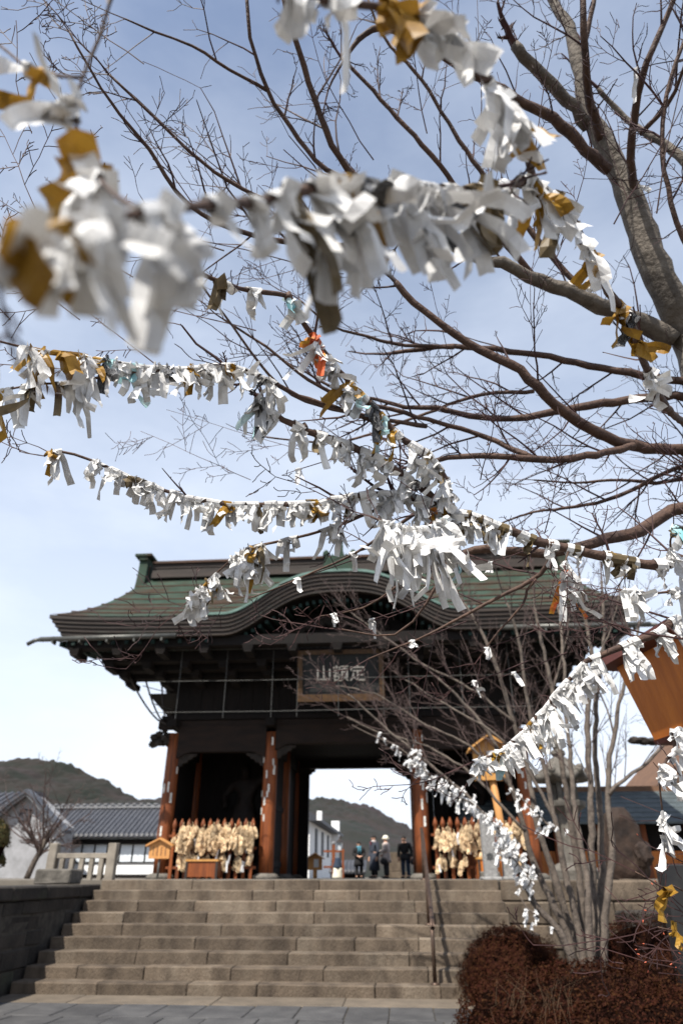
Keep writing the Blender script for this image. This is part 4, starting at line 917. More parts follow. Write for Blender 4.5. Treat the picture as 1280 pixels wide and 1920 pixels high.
# guardian statues in the dark bays
def guardian(x, y, sg, lab):
    t = thing('guardian_statue', lab, 'statue', (x, y, TZ)); k = 1.75
    def J(a, b_, c_, *r): return (x+sg*a*k, y+b_*k, TZ+.45+c_*k, *[q*k for q in r])
    js = [J(0, 0, .95, .17, .13), J(.03, 0, 1.12, .16, .13), J(.02, -.03, 1.34, .22, .15), J(0, -.04, 1.47, .08), J(-.02, -.08, 1.58, .11, .115), J(-.02, -.07, 1.68, .09), J(-.02, -.05, 1.77, .04)]
    es = [(0, 1), (1, 2), (2, 3), (3, 4), (4, 5), (5, 6)]
    def ch(base, pts):
        i = len(js); js.extend(pts); es.append((base, i)); es.extend((i+q, i+q+1) for q in range(len(pts)-1))
    ch(2, [J(.24, -.02, 1.40, .10), J(.42, -.05, 1.52, .08), J(.40, -.1, 1.78, .06), J(.39, -.12, 1.86, .055)]); ch(2, [J(-.24, -.02, 1.38, .10), J(-.40, -.04, 1.16, .085), J(-.34, -.2, .98, .06), J(-.32, -.26, .95, .06)])
    ch(0, [J(.14, 0, .84, .13), J(.20, -.06, .50, .09), J(.22, 0, .12, .065), J(.23, -.13, .05, .05)]); ch(0, [J(-.14, 0, .84, .13), J(-.24, -.10, .52, .09), J(-.28, 0, .12, .065), J(-.30, -.13, .05, .05)])
    skin_mesh('body', js, es, 'statue', t)
    b = MB(); n = 14; vs = []
    for zz, r1 in ((1.0, .2), (.85, .26), (.66, .32), (.50, .37)):
        for i in range(n): a = 2*math.pi*i/n; w_ = 1+.1*math.sin(4*a+zz*6); vs.append((x+math.cos(a)*r1*k*w_, y+math.sin(a)*r1*.75*k*w_, TZ+.45+zz*k))
    b.add(vs, [(j*n+i, j*n+(i+1) % n, (j+1)*n+(i+1) % n, (j+1)*n+i) for j in range(3) for i in range(n)]); b.build('skirt', 'statue', t, True)
    pts = [J(.5*math.cos(a)*1.1, .12, 1.55+.55*math.sin(a), 0)[:3] for a in np.linspace(-.4, math.pi+.4, 22)]; b = MB(); b.tube(smooth_line(pts, .15), .06, 6, squash=.35); b.build('sash', 'statue', t, True)
    b = MB(); b.blob((x, y, TZ+.22), (.8, .55, .3), 8, .4, 2, 3); b.build('rock_base', 'statue', t)
guardian((COLX[0]+COLX[1])/2+.25, GY+2.7, 1, 'dark muscular guardian statue in the gate bay beside the house-shaped sign')
guardian((COLX[2]+COLX[3])/2-.1, GY+2.7, -1, 'dark muscular guardian statue in the gate bay behind the grey stone post')
# ================================================================== TREES
def rv(rg): return Vector((rg.gauss(0, 1), rg.gauss(0, 1), rg.gauss(0, 1)))
def grow(mb, p, d, L, r, lvl, rg, up=.08, wig=.10, seg=5, side=.62, ratio=.5, bud=None, rmin=.0013, gap=1, plane=None):
    p = Vector(p); d = Vector(d).normalized(); pts = [p.copy()]; rs = [r]; kids = []
    s = L/seg; flip = rg.choice((-1, 1))
    for i in range(seg):
        d = (d + rv(rg)*wig + Vector((0, 0, up))*.5).normalized(); p = p + d*s*rg.uniform(.8, 1.2); pts.append(p.copy()); rs.append(max(rmin, r*(1-.62*(i+1)/seg)))
        if lvl > 0 and i >= gap-1 and i < seg-0:
            for _ in range(rg.choices((0, 1, 2), (.28, .5, .22))[0]):
                q = plane.copy() if plane is not None and rg.random() < .7 else rv(rg)
                q = (q - d*q.dot(d)); q = q.normalized() if q.length > 1e-5 else d.orthogonal()
                flip = -flip; kids.append((p.copy(), (d*(1-side*.55)*rg.uniform(.6, 1.5) + q*flip*side + rv(rg)*.16).normalized(), L*ratio*rg.uniform(.3, 1.35)*(1-.35*i/seg), rs[-1]*.72))
    mb.tube(pts, rs, 3 if r < .003 else 5, cap=False)
    if bud is not None and rg.random() < .6: bud.tube([pts[-1], pts[-1]+d*.0025, pts[-1]+d*.006], [.0010, .0015, .0004], 4)
    for k in kids: grow(mb, *k, lvl-1, rg, up, wig*1.35, max(4, seg), side, ratio, bud, rmin, 1, plane)
maple = thing('maple_tree', 'bare maple with pale grey trunk and long branches hung with papers', 'tree')
TR = PD(1300, 660, 3.2); maple.location = (TR.x, TR.y, 0)
def pix(line, dflt=None):
    return [PD(q[0], q[1], q[2] if len(q) > 2 else dflt) for q in line]
def limb(line, r0, r1, m, name='branch', ext=True, knob=.06, n=8, step=.05, par=maple):
    """line runs from the free tip to the trunk; r0 at the tip, r1 at the trunk"""
    pts = pix(line); k = len(pts)
    if ext: pts.append(Vector((TR.x+.02, TR.y, max(.9, pts[-1].z-.35)))); k += 1
    rads = [r0+(r1-r0)*(i/(k-1))**1.15 for i in range(k)]; P, Rr = smooth_line(pts, step, rads)
    rg = random.Random(int(line[0][0]*7+line[0][1])); P = [p + rv(rg)*min(.006, Rr[i]*.18) for i, p in enumerate(P)]
    Rr = [r*(1+knob*rg.uniform(-1, 1.6)) for r in Rr]; b = MB(); b.tube(P, Rr, n); b.build(name, m, par, True)
    return P, Rr
# trunk and its fork
tp = [Vector((TR.x+.10, TR.y+.02, -.05)), Vector((TR.x+.05, TR.y, 1.2)), Vector((TR.x+.03, TR.y, 2.6))] + pix([(1300, 650, 3.2), (1268, 590, 3.22), (1228, 500, 3.25), (1195, 415, 3.3), (1165, 335, 3.35), (1128, 262, 3.4), (1102, 210, 3.45), (1083, 120, 3.5), (1064, 50, 3.6), (1035, 0, 3.7), (990, -80, 3.8)])
tr_ = [.15, .12, .10, .082, .077, .071, .064, .057, .050, .043, .034, .028, .023, .018]
P, Rr = smooth_line(tp, .06, tr_); rg = random.Random(2); P = [p+rv(rg)*.004 for p in P]; Rr = [r*(1+.05*rg.uniform(-1, 1.5)) for r in Rr]
b = MB(); b.tube(P, Rr, 12); b.build('trunk', 'bark', maple, True)
BR = []
def LB(line, r0, r1, m='branch_bark', ext=False, tw=1.0, **kw):
    if m != 'bark': r0, r1 = r0*1.3, r1*1.2
    P, Rr = limb(line, r0, r1, m, ext=ext, **kw); BR.append((P, Rr, tw)); return P, Rr
# pale limbs
LB([(770, 405, 2.9), (800, 432, 2.9), (825, 450, 2.95), (880, 480, 3.0), (940, 496, 3.0), (990, 520, 3.05), (1040, 537, 3.1), (1090, 556, 3.1), (1140, 577, 3.15), (1200, 605, 3.2), (1262, 640, 3.2)], .013, .045, 'bark', tw=.6)
LB([(963, 84, 3.3), (985, 105, 3.3), (1020, 145, 3.35), (1060, 186, 3.38), (1104, 232, 3.42)], .026, .035, 'bark', tw=.3)
LB([(1120, 165, 3.8), (1170, 220, 3.8), (1220, 256, 3.7), (1285, 305, 3.6), (1330, 420, 3.4)], .012, .03, 'bark', tw=.5)
# darker limbs in front of and behind the trunk
LB([(1088, -20, 3.0), (1095, 60, 3.0), (1100, 140, 3.1), (1110, 215, 3.3), (1128, 265, 3.38)], .010, .022, tw=.6)
LB([(1115, -10, 3.5), (1100, 60, 3.5), (1083, 125, 3.5)], .008, .014)
LB([(1270, -20, 2.9), (1240, 55, 2.9), (1212, 115, 2.9), (1195, 180, 3.0), (1184, 270, 3.15), (1186, 350, 3.28), (1196, 430, 3.32), (1215, 480, 3.3)], .008, .020)
LB([(1290, 100, 2.8), (1265, 170, 2.9), (1235, 215, 3.0), (1200, 250, 3.1)], .005, .010)
LB([(1290, 470, 2.6), (1255, 380, 2.6), (1240, 260, 2.6), (1255, 150, 2.6), (1290, 60, 2.6)][::-1], .005, .010)
LB([(648, 108, 2.9), (664, 84, 2.9), (685, 64, 2.9), (716, 50, 2.9), (765, 68, 2.95), (825, 100, 3.0), (870, 126, 3.05), (960, 182, 3.15), (1035, 222, 3.2), (1095, 278, 3.25), (1140, 318, 3.3)], .007, .024, tw=.7)
LB([(528, -20, 2.6), (550, 60, 2.65), (570, 125, 2.7), (600, 215, 2.75), (635, 296, 2.8), (690, 350, 2.85), (770, 405, 2.9)], .008, .013)
LB([(462, -20, 2.7), (470, 70, 2.7), (500, 168, 2.75), (532, 220, 2.78), (590, 300, 2.8), (660, 345, 2.82), (735, 385, 2.88)], .005, .010)
LB([(235, 35, 2.5), (290, 60, 2.55), (360, 85, 2.6), (430, 130, 2.65), (500, 168, 2.75)], .0025, .006)
LB([(205, 140, 2.3), (290, 220, 2.35), (380, 305, 2.4), (475, 365, 2.45), (560, 400, 2.55), (650, 420, 2.7), (770, 410, 2.9)], .003, .010)
LB([(130, 60, 2.2), (190, 165, 2.25), (225, 215, 2.3), (280, 280, 2.35), (350, 380, 2.4), (470, 440, 2.5), (640, 460, 2.7), (800, 436, 2.92)], .0025, .010)
LB([(640, 110, 3.0), (685, 155, 3.0), (730, 205, 3.0), (790, 270, 3.0), (825, 310, 3.02), (870, 370, 3.05), (935, 440, 3.05), (1000, 520, 3.08)], .006, .013)
LB([(690, 0, 3.2), (720, 70, 3.2), (790, 150, 3.2), (840, 230, 3.2), (900, 320, 3.2), (990, 430, 3.2), (1100, 555, 3.14)], .004, .012)
LB([(740, 530, 2.7), (757, 548, 2.7), (800, 586, 2.7), (850, 626, 2.7), (900, 655, 2.7), (960, 682, 2.7), (990, 710, 2.7), (1020, 740, 2.72), (1060, 775, 2.75), (1110, 806, 2.8), (1170, 830, 2.9), (1230, 842, 3.0), (1300, 858, 3.05)], .009, .024, ext=True, tw=.6)
LB([(735, 662, 3.1), (790, 655, 3.1), (850, 650, 3.1), (930, 656, 3.1), (1030, 670, 3.1), (1130, 690, 3.1), (1230, 710, 3.1), (1300, 725, 3.1)], .007, .018, ext=True)
LB([(560, 560, 3.0), (620, 610, 3.0), (690, 632, 3.0), (760, 648, 3.05), (850, 650, 3.1)], .003, .008)
LB([(560, 690, 3.0), (640, 735, 3.0), (700, 748, 3.0), (760, 762, 3.0), (820, 766, 3.0), (880, 780, 3.0), (960, 786, 3.0), (1040, 772, 3.0), (1130, 756, 3.05), (1300, 748, 3.1)], .004, .018, ext=True)
LB([(800, 870, 2.6), (840, 857, 2.6), (930, 856, 2.6), (1010, 861, 2.65), (1100, 856, 2.7), (1185, 835, 2.9)], .007, .014)
LB([(500, 820, 3.1), (620, 830, 3.1), (700, 812, 3.1), (800, 775, 3.1), (900, 740, 3.1), (1000, 735, 3.1)], .003, .008)
LB([(420, 600, 2.6), (500, 650, 2.6), (560, 700, 2.6), (640, 742, 2.7), (760, 775, 2.8), (900, 815, 2.9), (1000, 860, 2.8)], .003, .010)
LB([(350, 500, 2.5), (420, 590, 2.55), (520, 720, 2.6), (600, 760, 2.65), (700, 782, 2.7), (800, 800, 2.8)], .0025, .008)
LB([(845, 1050, 2.6), (874, 1036, 2.6), (909, 1029, 2.6), (967, 1036, 2.6), (1053, 1034, 2.6), (1132, 1011, 2.65), (1182, 1001, 2.7), (1229, 978, 2.8), (1300, 955, 2.9)], .009, .026, ext=True, tw=.7)
LB([(930, 985, 3.2), (1000, 960, 3.2), (1080, 950, 3.2), (1160, 930, 3.2), (1300, 870, 3.2)], .003, .012, ext=True, tw=1.2)
LB([(1000, 900, 3.3), (1080, 905, 3.3), (1160, 900, 3.3), (1230, 905, 3.3), (1300, 900, 3.3)], .003, .012, ext=True, tw=1.2)
LB([(690, 1235, 2.4), (780, 1200, 2.4), (819, 1181, 2.4), (878, 1150, 2.4), (936, 1117, 2.4), (975, 1100, 2.4), (1014, 1076, 2.4), (1032, 1046, 2.35), (1045, 1025, 2.2)], .002, .009, tw=.9)
LB([(900, 1230, 2.4), (936, 1181, 2.4), (979, 1134, 2.4), (987, 1107, 2.4), (1005, 1085, 2.4)], .002, .005, tw=.6)
LB([(455, 1125, 2.1), (500, 1110, 2.1), (590, 1072, 2.1), (660, 1040, 2.1), (720, 1002, 2.1), (790, 955, 2.0)], .0014, .005, tw=.5)
LB([(640, 1180, 2.0), (740, 1190, 2.0), (800, 1130, 2.0), (840, 1050, 2.0), (855, 990, 1.98)], .0018, .005, tw=.9)
LB([(600, 1155, 2.1), (680, 1140, 2.1), (760, 1085, 2.05), (820, 1010, 2.0)], .0015, .004, tw=.8)
# papered branches ------------------------------------------------------------
A_ = [(-110, 505, .33), (0, 470, .33), (90, 440, .34), (180, 415, .35), (280, 398, .39), (400, 385, .46), (480, 378, .52), (600, 350, .58), (720, 348, .66), (850, 358, .80), (940, 350, .95), (1000, 345, 1.05), (1060, 400, 1.15), (1100, 470, 1.25), (1140, 545, 1.35), (1180, 605, 1.45), (1212, 690, 1.6), (1250, 765, 1.9), (1320, 850, 2.3)]
B_ = [(520, -60, .6), (590, 0, .62), (700, 10, .66), (800, 45, .7), (860, 85, .74), (905, 140, .78), (950, 205, .86), (985, 280, .96), (1000, 345, 1.05)]
B2 = [(230, -60, .60), (205, 10, .60), (185, 75, .60), (155, 145, .58), (140, 215, .57), (165, 300, .53), (215, 365, .45), (280, 398, .39)]
B3 = [(-60, 60, .72), (0, 85, .7), (40, 118, .66), (95, 140, .62), (155, 145, .58)]
C_ = [(335, 488, 1.55), (400, 524, 1.62), (470, 545, 1.7), (540, 556, 1.75), (566, 600, 1.8), (602, 652, 1.85), (650, 712, 1.88), (700, 765, 1.9), (752, 822, 1.92), (800, 850, 1.93), (835, 900, 1.95), (840, 955, 1.96)]
D_ = [(-30, 632, 1.5), (60, 655, 1.55), (150, 668, 1.6), (250, 686, 1.64), (340, 692, 1.68), (430, 686, 1.74), (500, 712, 1.8), (560, 742, 1.84), (640, 768, 1.88), (700, 790, 1.9), (752, 822, 1.92)]
D2 = [(-30, 742, 1.5), (60, 722, 1.53), (140, 716, 1.57), (230, 700, 1.62), (340, 692, 1.68)]
E_ = [(478, 742, 1.8), (530, 786, 1.82), (575, 806, 1.84), (640, 832, 1.88), (700, 855, 1.9), (760, 893, 1.92), (820, 940, 1.95)]
F_ = [(82, 855, 1.78), (112, 846, 1.8), (170, 862, 1.8), (230, 890, 1.82), (300, 917, 1.83), (380, 940, 1.84), (460, 946, 1.86), (560, 946, 1.88), (640, 936, 1.9), (720, 926, 1.91), (790, 936, 1.93), (840, 955, 1.96)]
G_ = [(352, 1128, 1.9), (390, 1092, 1.9), (430, 1052, 1.9), (470, 1027, 1.9), (520, 1016, 1.9), (580, 1002, 1.9), (650, 978, 1.91), (720, 950, 1.92)]
H_ = [(695, 968, 1.72), (735, 985, 1.7), (770, 992, 1.69), (805, 990, 1.72), (835, 972, 1.85), (845, 957, 1.95)]
M_ = [(800, 945, 1.94), (840, 957, 1.96), (880, 967, 1.95), (930, 985, 1.95), (1000, 1012, 1.95), (1080, 1032, 1.95), (1160, 1050, 1.95), (1230, 1062, 1.95), (1310, 1078, 2.0)]
J1 = [(1262, 985, 1.8), (1256, 1015, 1.8), (1262, 1050, 1.85), (1300, 1075, 1.95)]
J2 = [(1155, 1105, 1.8), (1190, 1108, 1.8), (1235, 1112, 1.82), (1310, 1100, 1.9)]
J3 = [(1062, 1085, 1.85), (1058, 1060, 1.9), (1065, 1032, 1.94)]
I_ = [(885, 1428, 2.1), (930, 1414, 2.1), (962, 1390, 2.1), (992, 1360, 2.1), (1020, 1330, 2.1), (1042, 1300, 2.1), (1070, 1272, 2.1), (1100, 1240, 2.1), (1142, 1222, 2.1), (1185, 1204, 2.1), (1225, 1192, 2.12), (1310, 1180, 2.2)]
K_ = [(1242, 1610, 1.62), (1243, 1545, 1.6), (1236, 1480, 1.6), (1240, 1440, 1.6), (1262, 1412, 1.62), (1310, 1390, 1.7)]
K2 = [(1190, 1635, 1.5), (1215, 1648, 1.5), (1250, 1668, 1.5), (1320, 1692, 1.6)]
K3 = [(1232, 1738, 1.55), (1262, 1745, 1.55), (1320, 1750, 1.6)]
SH = {}
for nm, ln, r0, r1, ext in (('A', A_, .0011, .011, True), ('B', B_, .003, .006, False), ('B2', B2, .0013, .0018, False), ('B3', B3, .0013, .0018, False), ('C', C_, .005, .0115, False), ('D', D_, .0025, .0075, False), ('D2', D2, .002, .004, False), ('E', E_, .008, .011, False), ('F', F_, .003, .010, False), ('G', G_, .002, .005, False), ('H', H_, .003, .005, False), ('M', M_, .009, .017, True), ('J1', J1, .002, .004, False), ('J2', J2, .002, .004, False), ('J3', J3, .0015, .003, False), ('I', I_, .003, .013, True), ('K', K_, .0018, .004, True), ('K2', K2, .0015, .0025, True), ('K3', K3, .0012, .002, True)):
    SH[nm] = limb(ln, r0, r1, 'branch_bark', ext=ext, step=.03, knob=.09)
    BR.append((SH[nm][0], SH[nm][1], .22 if nm in ('A', 'B', 'B2', 'B3') else .55))
# knots and the snapped stub
for px_, py_, d_, r_ in ((541, 556, 1.75, .011), (570, 802, 1.84, .013), (640, 831, 1.88, .011), (1030, 1020, 1.95, .014)):
    b = MB(); p = PD(px_, py_, d_); b.blob(p, (r_, r_, r_*1.1), px_, .5, 3, 2); b.build('bark_knot', 'branch_bark', maple, True)
# twigs
tw = MB(); bud = MB(); redbud = MB(); rg = random.Random(31)
for P, Rr, k in BR:
    Ltot = sum((P[i+1]-P[i]).length for i in range(len(P)-1)); acc = 0; nxt = .04; gapm = .15/max(.2, k)
    tipd = (P[0]-P[min(4, len(P)-1)]).normalized()
    far = (P[len(P)//2]-CAM).length
    if far > 1.3: grow(tw, P[0], tipd, rg.uniform(.16, .34), Rr[0]*.8, 2, rg, .12, .12, 5, bud=bud, plane=tipd.cross(FW))
    for i in range(len(P)-1):
        acc += (P[i+1]-P[i]).length
        if acc < nxt: continue
        nxt = acc + gapm*rg.uniform(.5, 1.6)
        if (P[i]-CAM).length < .75 and rg.random() < .6: continue
        T = (P[i]-P[i+1]).normalized(); q = T.cross(FW)*rg.choice((-1, 1)) + rv(rg)*.45 + Vector((0, 0, .45)); q = (q-T*q.dot(T)).normalized()
        sz = min(1, .35+acc/Ltot*1.2); far = (P[i]-CAM).length
        if far < 2.15: ln = rg.uniform(.05, .17); lv = 1
        else: ln = rg.uniform(.18, .55)*sz; lv = 2 if rg.random() < .75 else 1
        if far < .9: ln *= .5
        grow(tw, P[i], T*.75+q*.75, ln, min(.0048, max(.0018, Rr[i]*.55)), lv, rg, .10, .11, 5 if lv > 1 else 4, bud=bud, plane=q.cross(T) if rg.random() < .5 else q)
# long slender shoots that sweep across the open sky
def shoot(x, y, d, dx, dy, dz, L, r, lv=2): grow(tw, PD(x, y, d), RT*dx + UP*dy + FW*dz, L, r, lv, rg, .03, .06, 7, ratio=.36, bud=bud, plane=(RT*dy-UP*dx))
for a in [(250, 520, 2.3, -.9, .5, 0, .75, .0028), (420, 470, 2.5, -.9, .42, .1, .8, .003), (560, 430, 2.6, -.85, .5, 0, .9, .003), (300, 690, 2.0, -.8, .6, .2, .6, .0024), (480, 620, 2.4, -.95, .25, 0, .8, .0026), (640, 520, 2.8, -.9, .25, 0, .9, .003), (150, 600, 1.9, -.75, .62, .1, .5, .002), (360, 380, 2.4, -.6, .8, 0, .6, .0024), (200, 330, 2.1, -.5, .85, .1, .45, .002), (100, 460, 1.8, -.6, .8, .1, .5, .0022), (700, 300, 2.9, -.5, .85, 0, .7, .003), (800, 250, 3.0, -.3, .95, 0, .7, .003), (900, 250, 2.7, .1, 1, 0, .7, .0026), (1000, 300, 2.6, .2, 1, 0, .7, .0026), (1150, 420, 2.5, .5, .85, 0, .8, .003), (1230, 400, 2.4, .1, 1, 0, .8, .003), (1050, 460, 2.6, .45, .9, 0, .7, .0026), (700, 640, 3.0, -.8, .5, 0, .7, .0024), (600, 850, 2.9, -.95, .2, 0, .7, .0022), (850, 700, 2.9, -.3, .9, 0, .5, .0022), (1000, 640, 2.9, -.2, .95, 0, .5, .0022), (470, 900, 2.8, -.9, .4, 0, .6, .002), (60, 250, 1.7, -.4, .9, .1, .4, .0018), (980, 880, 2.6, -.4, .85, 0, .4, .002), (1100, 960, 2.6, -.5, .8, 0, .45, .002), (900, 900, 1.95, .25, .95, 0, .25, .002), (1020, 1000, 1.95, .3, .9, 0, .22, .002), (270, 120, 2.0, -.7, .6, 0, .5, .002), (90, 690, 1.9, -.9, .1, 0, .4, .002), (20, 600, 1.7, -.7, .7, 0, .3, .002)]: shoot(*a)
for (x, y) in ((1215, 1715), (1205, 1760), (1225, 1700), (1250, 1790), (1240, 1620), (1215, 1480)): grow(tw, PD(1330, y+25, 1.6), -RT+UP*((1730-y)/400+.15), .14+.0004*(1280-x), .0017, 1, rg, .04, .10, 5, bud=redbud, ratio=.4)
stuff(redbud.build('red_buds', 'bud', maple, normals=False)); stuff(tw.build('twigs', 'twig', maple, False, normals=False)); stuff(bud.build('buds', 'twig', maple, normals=False))
# ------------------------------------------------------------------ the many-stemmed tree behind the bushes
shrub = thing('multi_stemmed_tree', 'bare grey tree with a dozen slim stems rising from the maroon bushes', 'tree')
sb = PY(1085, 1775, 10.0); shrub.location = (sb.x, 10, 0)
def stem(px, Ys, r0, r1, root=True):
    pts = [PY(x, y, Ys+(.25*math.sin(i*1.3+px[0][0]))*.4*i/len(px)) for i, (x, y) in enumerate(px)]
    if root: f_ = pts[0]; pts = [Vector((f_.x*.75+sb.x*.25, Ys, -.03))] + pts
    r0, r1 = r0*1.05, r1*1.5; k = len(pts); rads = [r0+(r1-r0)*i/(k-1) for i in range(k)]; P, Q = smooth_line(pts, .12, rads); rr_ = random.Random(px[0][0]); P = [p+rv(rr_)*.008 for p in P]; Q = [q*(1+.07*rr_.uniform(-1, 1.5)) for q in Q]
    b = MB(); b.tube(P, Q, 8); b.build('stem', 'shrub_bark', shrub, True); return P, Q
ST = []
for px_, Y_, r0, r1, rt in (([(1068, 1772), (1040, 1700), (1010, 1640), (985, 1560), (960, 1480), (930, 1400), (880, 1330), (820, 1270)], 9.9, .05, .012, True), ([(1078, 1772), (1040, 1650), (1010, 1560), (990, 1450), (960, 1350), (930, 1250), (900, 1180), (870, 1130)], 10.1, .05, .012, True), ([(1090, 1772), (1060, 1640), (1040, 1540), (1020, 1440), (990, 1330), (975, 1220), (950, 1130)], 9.8, .048, .011, True), ([(1094, 1772), (1085, 1640), (1066, 1520), (1050, 1420), (1035, 1300), (1010, 1180), (1000, 1120)], 10.2, .055, .012, True), ([(1104, 1772), (1100, 1650), (1080, 1540), (1070, 1450), (1062, 1350), (1055, 1230), (1045, 1130)], 9.7, .045, .011, True), ([(1115, 1768), (1110, 1640), (1106, 1500), (1100, 1350), (1110, 1250), (1095, 1150), (1085, 1080)], 10.0, .055, .012, True), ([(1124, 1768), (1128, 1640), (1124, 1520), (1115, 1400), (1120, 1300), (1132, 1200), (1127, 1090)], 10.3, .055, .012, True), ([(1130, 1770), (1146, 1600), (1138, 1480), (1150, 1380), (1165, 1300), (1185, 1230), (1200, 1160)], 9.9, .05, .010, True), ([(1140, 1490), (1170, 1462), (1200, 1440), (1235, 1405), (1270, 1370), (1300, 1340)], 9.9, .026, .009, False), ([(1060, 1772), (1000, 1690), (975, 1640), (940, 1570), (900, 1520), (850, 1470), (800, 1430), (740, 1380), (650, 1300)], 9.4, .042, .007, True), ([(958, 1475), (880, 1400), (800, 1360), (720, 1310), (640, 1285)], 9.9, .02, .006, False), ([(962, 1355), (880, 1290), (800, 1250), (700, 1180), (660, 1150)], 10.1, .02, .006, False), ([(1040, 1540), (980, 1430), (920, 1370), (850, 1330), (760, 1275)], 9.8, .022, .006, False), ([(985, 1560), (930, 1500), (880, 1450), (800, 1400), (700, 1370), (650, 1345)], 9.6, .022, .006, False), ([(1110, 1250), (1150, 1160), (1165, 1080)], 10, .012, .005, False), ([(1035, 1300), (1060, 1200), (1075, 1120)], 10.2, .012, .005, False), ([(1150, 1380), (1130, 1310), (1090, 1240)], 9.9, .014, .005, False)): ST.append(stem(px_, Y_, r0, r1, rt) + (px_,))
tw = MB(); rg = random.Random(77)
for P, Q, px_ in ST:
    n = len(P); leftward = px_[-1][0] < 900
    for i in range(n):
        z = P[i].z
        if z < 2.3 or rg.random() < (.70 if z < 3 else .58): continue
        T = (P[min(i+1, n-1)]-P[max(0, i-1)]).normalized()
        for _ in range(2 if leftward else 1):
            q = rv(rg); q = (q-T*q.dot(T)).normalized()
            grow(tw, P[i], T*.9+q*.6, rg.uniform(.45, 1.1)*(1.1-.4*i/n), min(.008, Q[i]*.5), 2, rg, .10, .07, 5, side=.55, ratio=.42, rmin=.0022)
    grow(tw, P[-1], P[-1]-P[-3], rg.uniform(.5, .9), Q[-1]*.8, 2, rg, .05, .07, 6, side=.55, ratio=.45, rmin=.0022)
stuff(tw.build('twigs', 'shrub_twig', shrub, False, normals=False))
# small bare tree and pine by the white hall
bt = thing('bare_tree', 'small bare reddish tree in front of the white hall', 'tree'); p = PY(52, 1640, 24); bt.location = (p.x, 24, TZ)
tw = MB(); rg = random.Random(9); b = MB(); base = Vector((p.x, 24, TZ)); P = [base, base+Vector((.15, 0, .5)), base+Vector((.35, 0, .95)), base+Vector((.4, .05, 1.4))]; b.tube(smooth_line(P, .2), [.10*(1-.05*i) for i in range(len(smooth_line(P, .2)))], 7); b.build('trunk', 'shrub_bark', bt, True)
for i in range(15):
    a = rg.uniform(0, 6.28); s_ = base+Vector((.3, 0, rg.uniform(.6, 1.3))); grow(tw, s_, Vector((math.cos(a)*.9, math.sin(a)*.6, rg.uniform(.35, 1.1))), rg.uniform(1.2, 2.1), .035, 3, rg, .10, .10, 5, side=.6, ratio=.48, rmin=.004)
stuff(tw.build('crown', 'shrub_twig', bt, False, normals=False))
# leaf clouds -----------------------------------------------------------------
def leaves(name, pts, nrm, size, m, parent, seed, asp=.5, tilt=.7):
    rs = np.random.RandomState(seed); n = len(pts); P = np.array(pts); N = np.array(nrm) + rs.normal(0, tilt, (n, 3)); N /= np.linalg.norm(N, axis=1)[:, None]+1e-9
    A = np.cross(N, rs.normal(0, 1, (n, 3))); A /= np.linalg.norm(A, axis=1)[:, None]+1e-9; B = np.cross(N, A); s = size*rs.uniform(.6, 1.3, n)[:, None]
    V = np.stack([P-A*s, P-B*s*asp+N*s*.15, P+A*s, P+B*s*asp+N*s*.15], 1).reshape(-1, 3); F = np.arange(4*n).reshape(-1, 4)
    me = bpy.data.meshes.new(name); me.vertices.add(4*n); me.vertices.foreach_set('co', V.ravel()); me.loops.add(4*n); me.loops.foreach_set('vertex_index', F.ravel()); me.polygons.add(n); me.polygons.foreach_set('loop_start', np.arange(0, 4*n, 4)); me.polygons.foreach_set('loop_total', np.full(n, 4)); me.update()
    at = me.attributes.new('var', 'FLOAT', 'FACE'); at.data.foreach_set('value', rs.rand(n)**2.0); me.materials.append(MAT[m]); me.validate(); return stuff(link(name, me, parent))
def bush(mounds, n, seed, lab, m='leaf_red', size=.014, loc=None, name='azalea_bush', cat='bush'):
    t = thing(name, lab, cat, loc or (mounds[0][0][0], mounds[0][0][1], 0)); rs = np.random.RandomState(seed); core = MB()
    for i, (c, r) in enumerate(mounds): core.blob(c, [q*.83 for q in r], seed+i, .12, 3, 3)
    core.build('branches', 'leaf_core', t, True); A = sum(r[0]*r[1]+r[0]*r[2]+r[1]*r[2] for _, r in mounds); pts = []; nr = []
    for i, (c, r) in enumerate(mounds):
        k = int(n*(r[0]*r[1]+r[0]*r[2]+r[1]*r[2])/A); d = rs.normal(0, 1, (k, 3)); d /= np.linalg.norm(d, axis=1)[:, None]; d[:, 2] = np.abs(d[:, 2])*1.0 - .25*rs.rand(k); d /= np.linalg.norm(d, axis=1)[:, None]
        bumpv = np.array([noise.noise(Vector(q)*3+Vector((seed+i, 1, 2)))*.14 + noise.noise(Vector(q)*11+Vector((seed+i, 4, 2)))*.13 for q in d])
        rad = (1+bumpv)*rs.uniform(.90, 1.015, k); p = np.array(c)+d*np.array(r)*rad[:, None]; ok = p[:, 2] > .01
        for j, (c2, r2) in enumerate(mounds):
            if j != i: ok &= (((p-np.array(c2))/np.array(r2))**2).sum(1) > .80
        nn = d/np.array(r); nn /= np.linalg.norm(nn, axis=1)[:, None]; pts.append(p[ok]); nr.append(nn[ok])
    leaves('foliage', np.concatenate(pts), np.concatenate(nr), size, m, t, seed); return t
def mound(px, py, Y, rx, ry, rz_):
    p = PY(px, py, Y); return ((p.x, Y, p.z-rz_), (rx, ry, rz_))          # crown top at that pixel
bush([mound(955, 1738, 10.5, .72, .75, .62)], 26000, 1, 'rounded maroon azalea bush right beside the stone steps')
bush([mound(1120, 1800, 8.7, 1.15, .95, .62), mound(960, 1822, 8.9, .62, .8, .55), mound(1285, 1775, 8.6, .9, .9, .70), mound(1000, 1890, 8.2, .7, .55, .42), mound(1220, 1850, 7.8, .9, .6, .50)], 62000, 2, 'broad low maroon azalea bush in front of the many-stemmed tree', size=.0155)
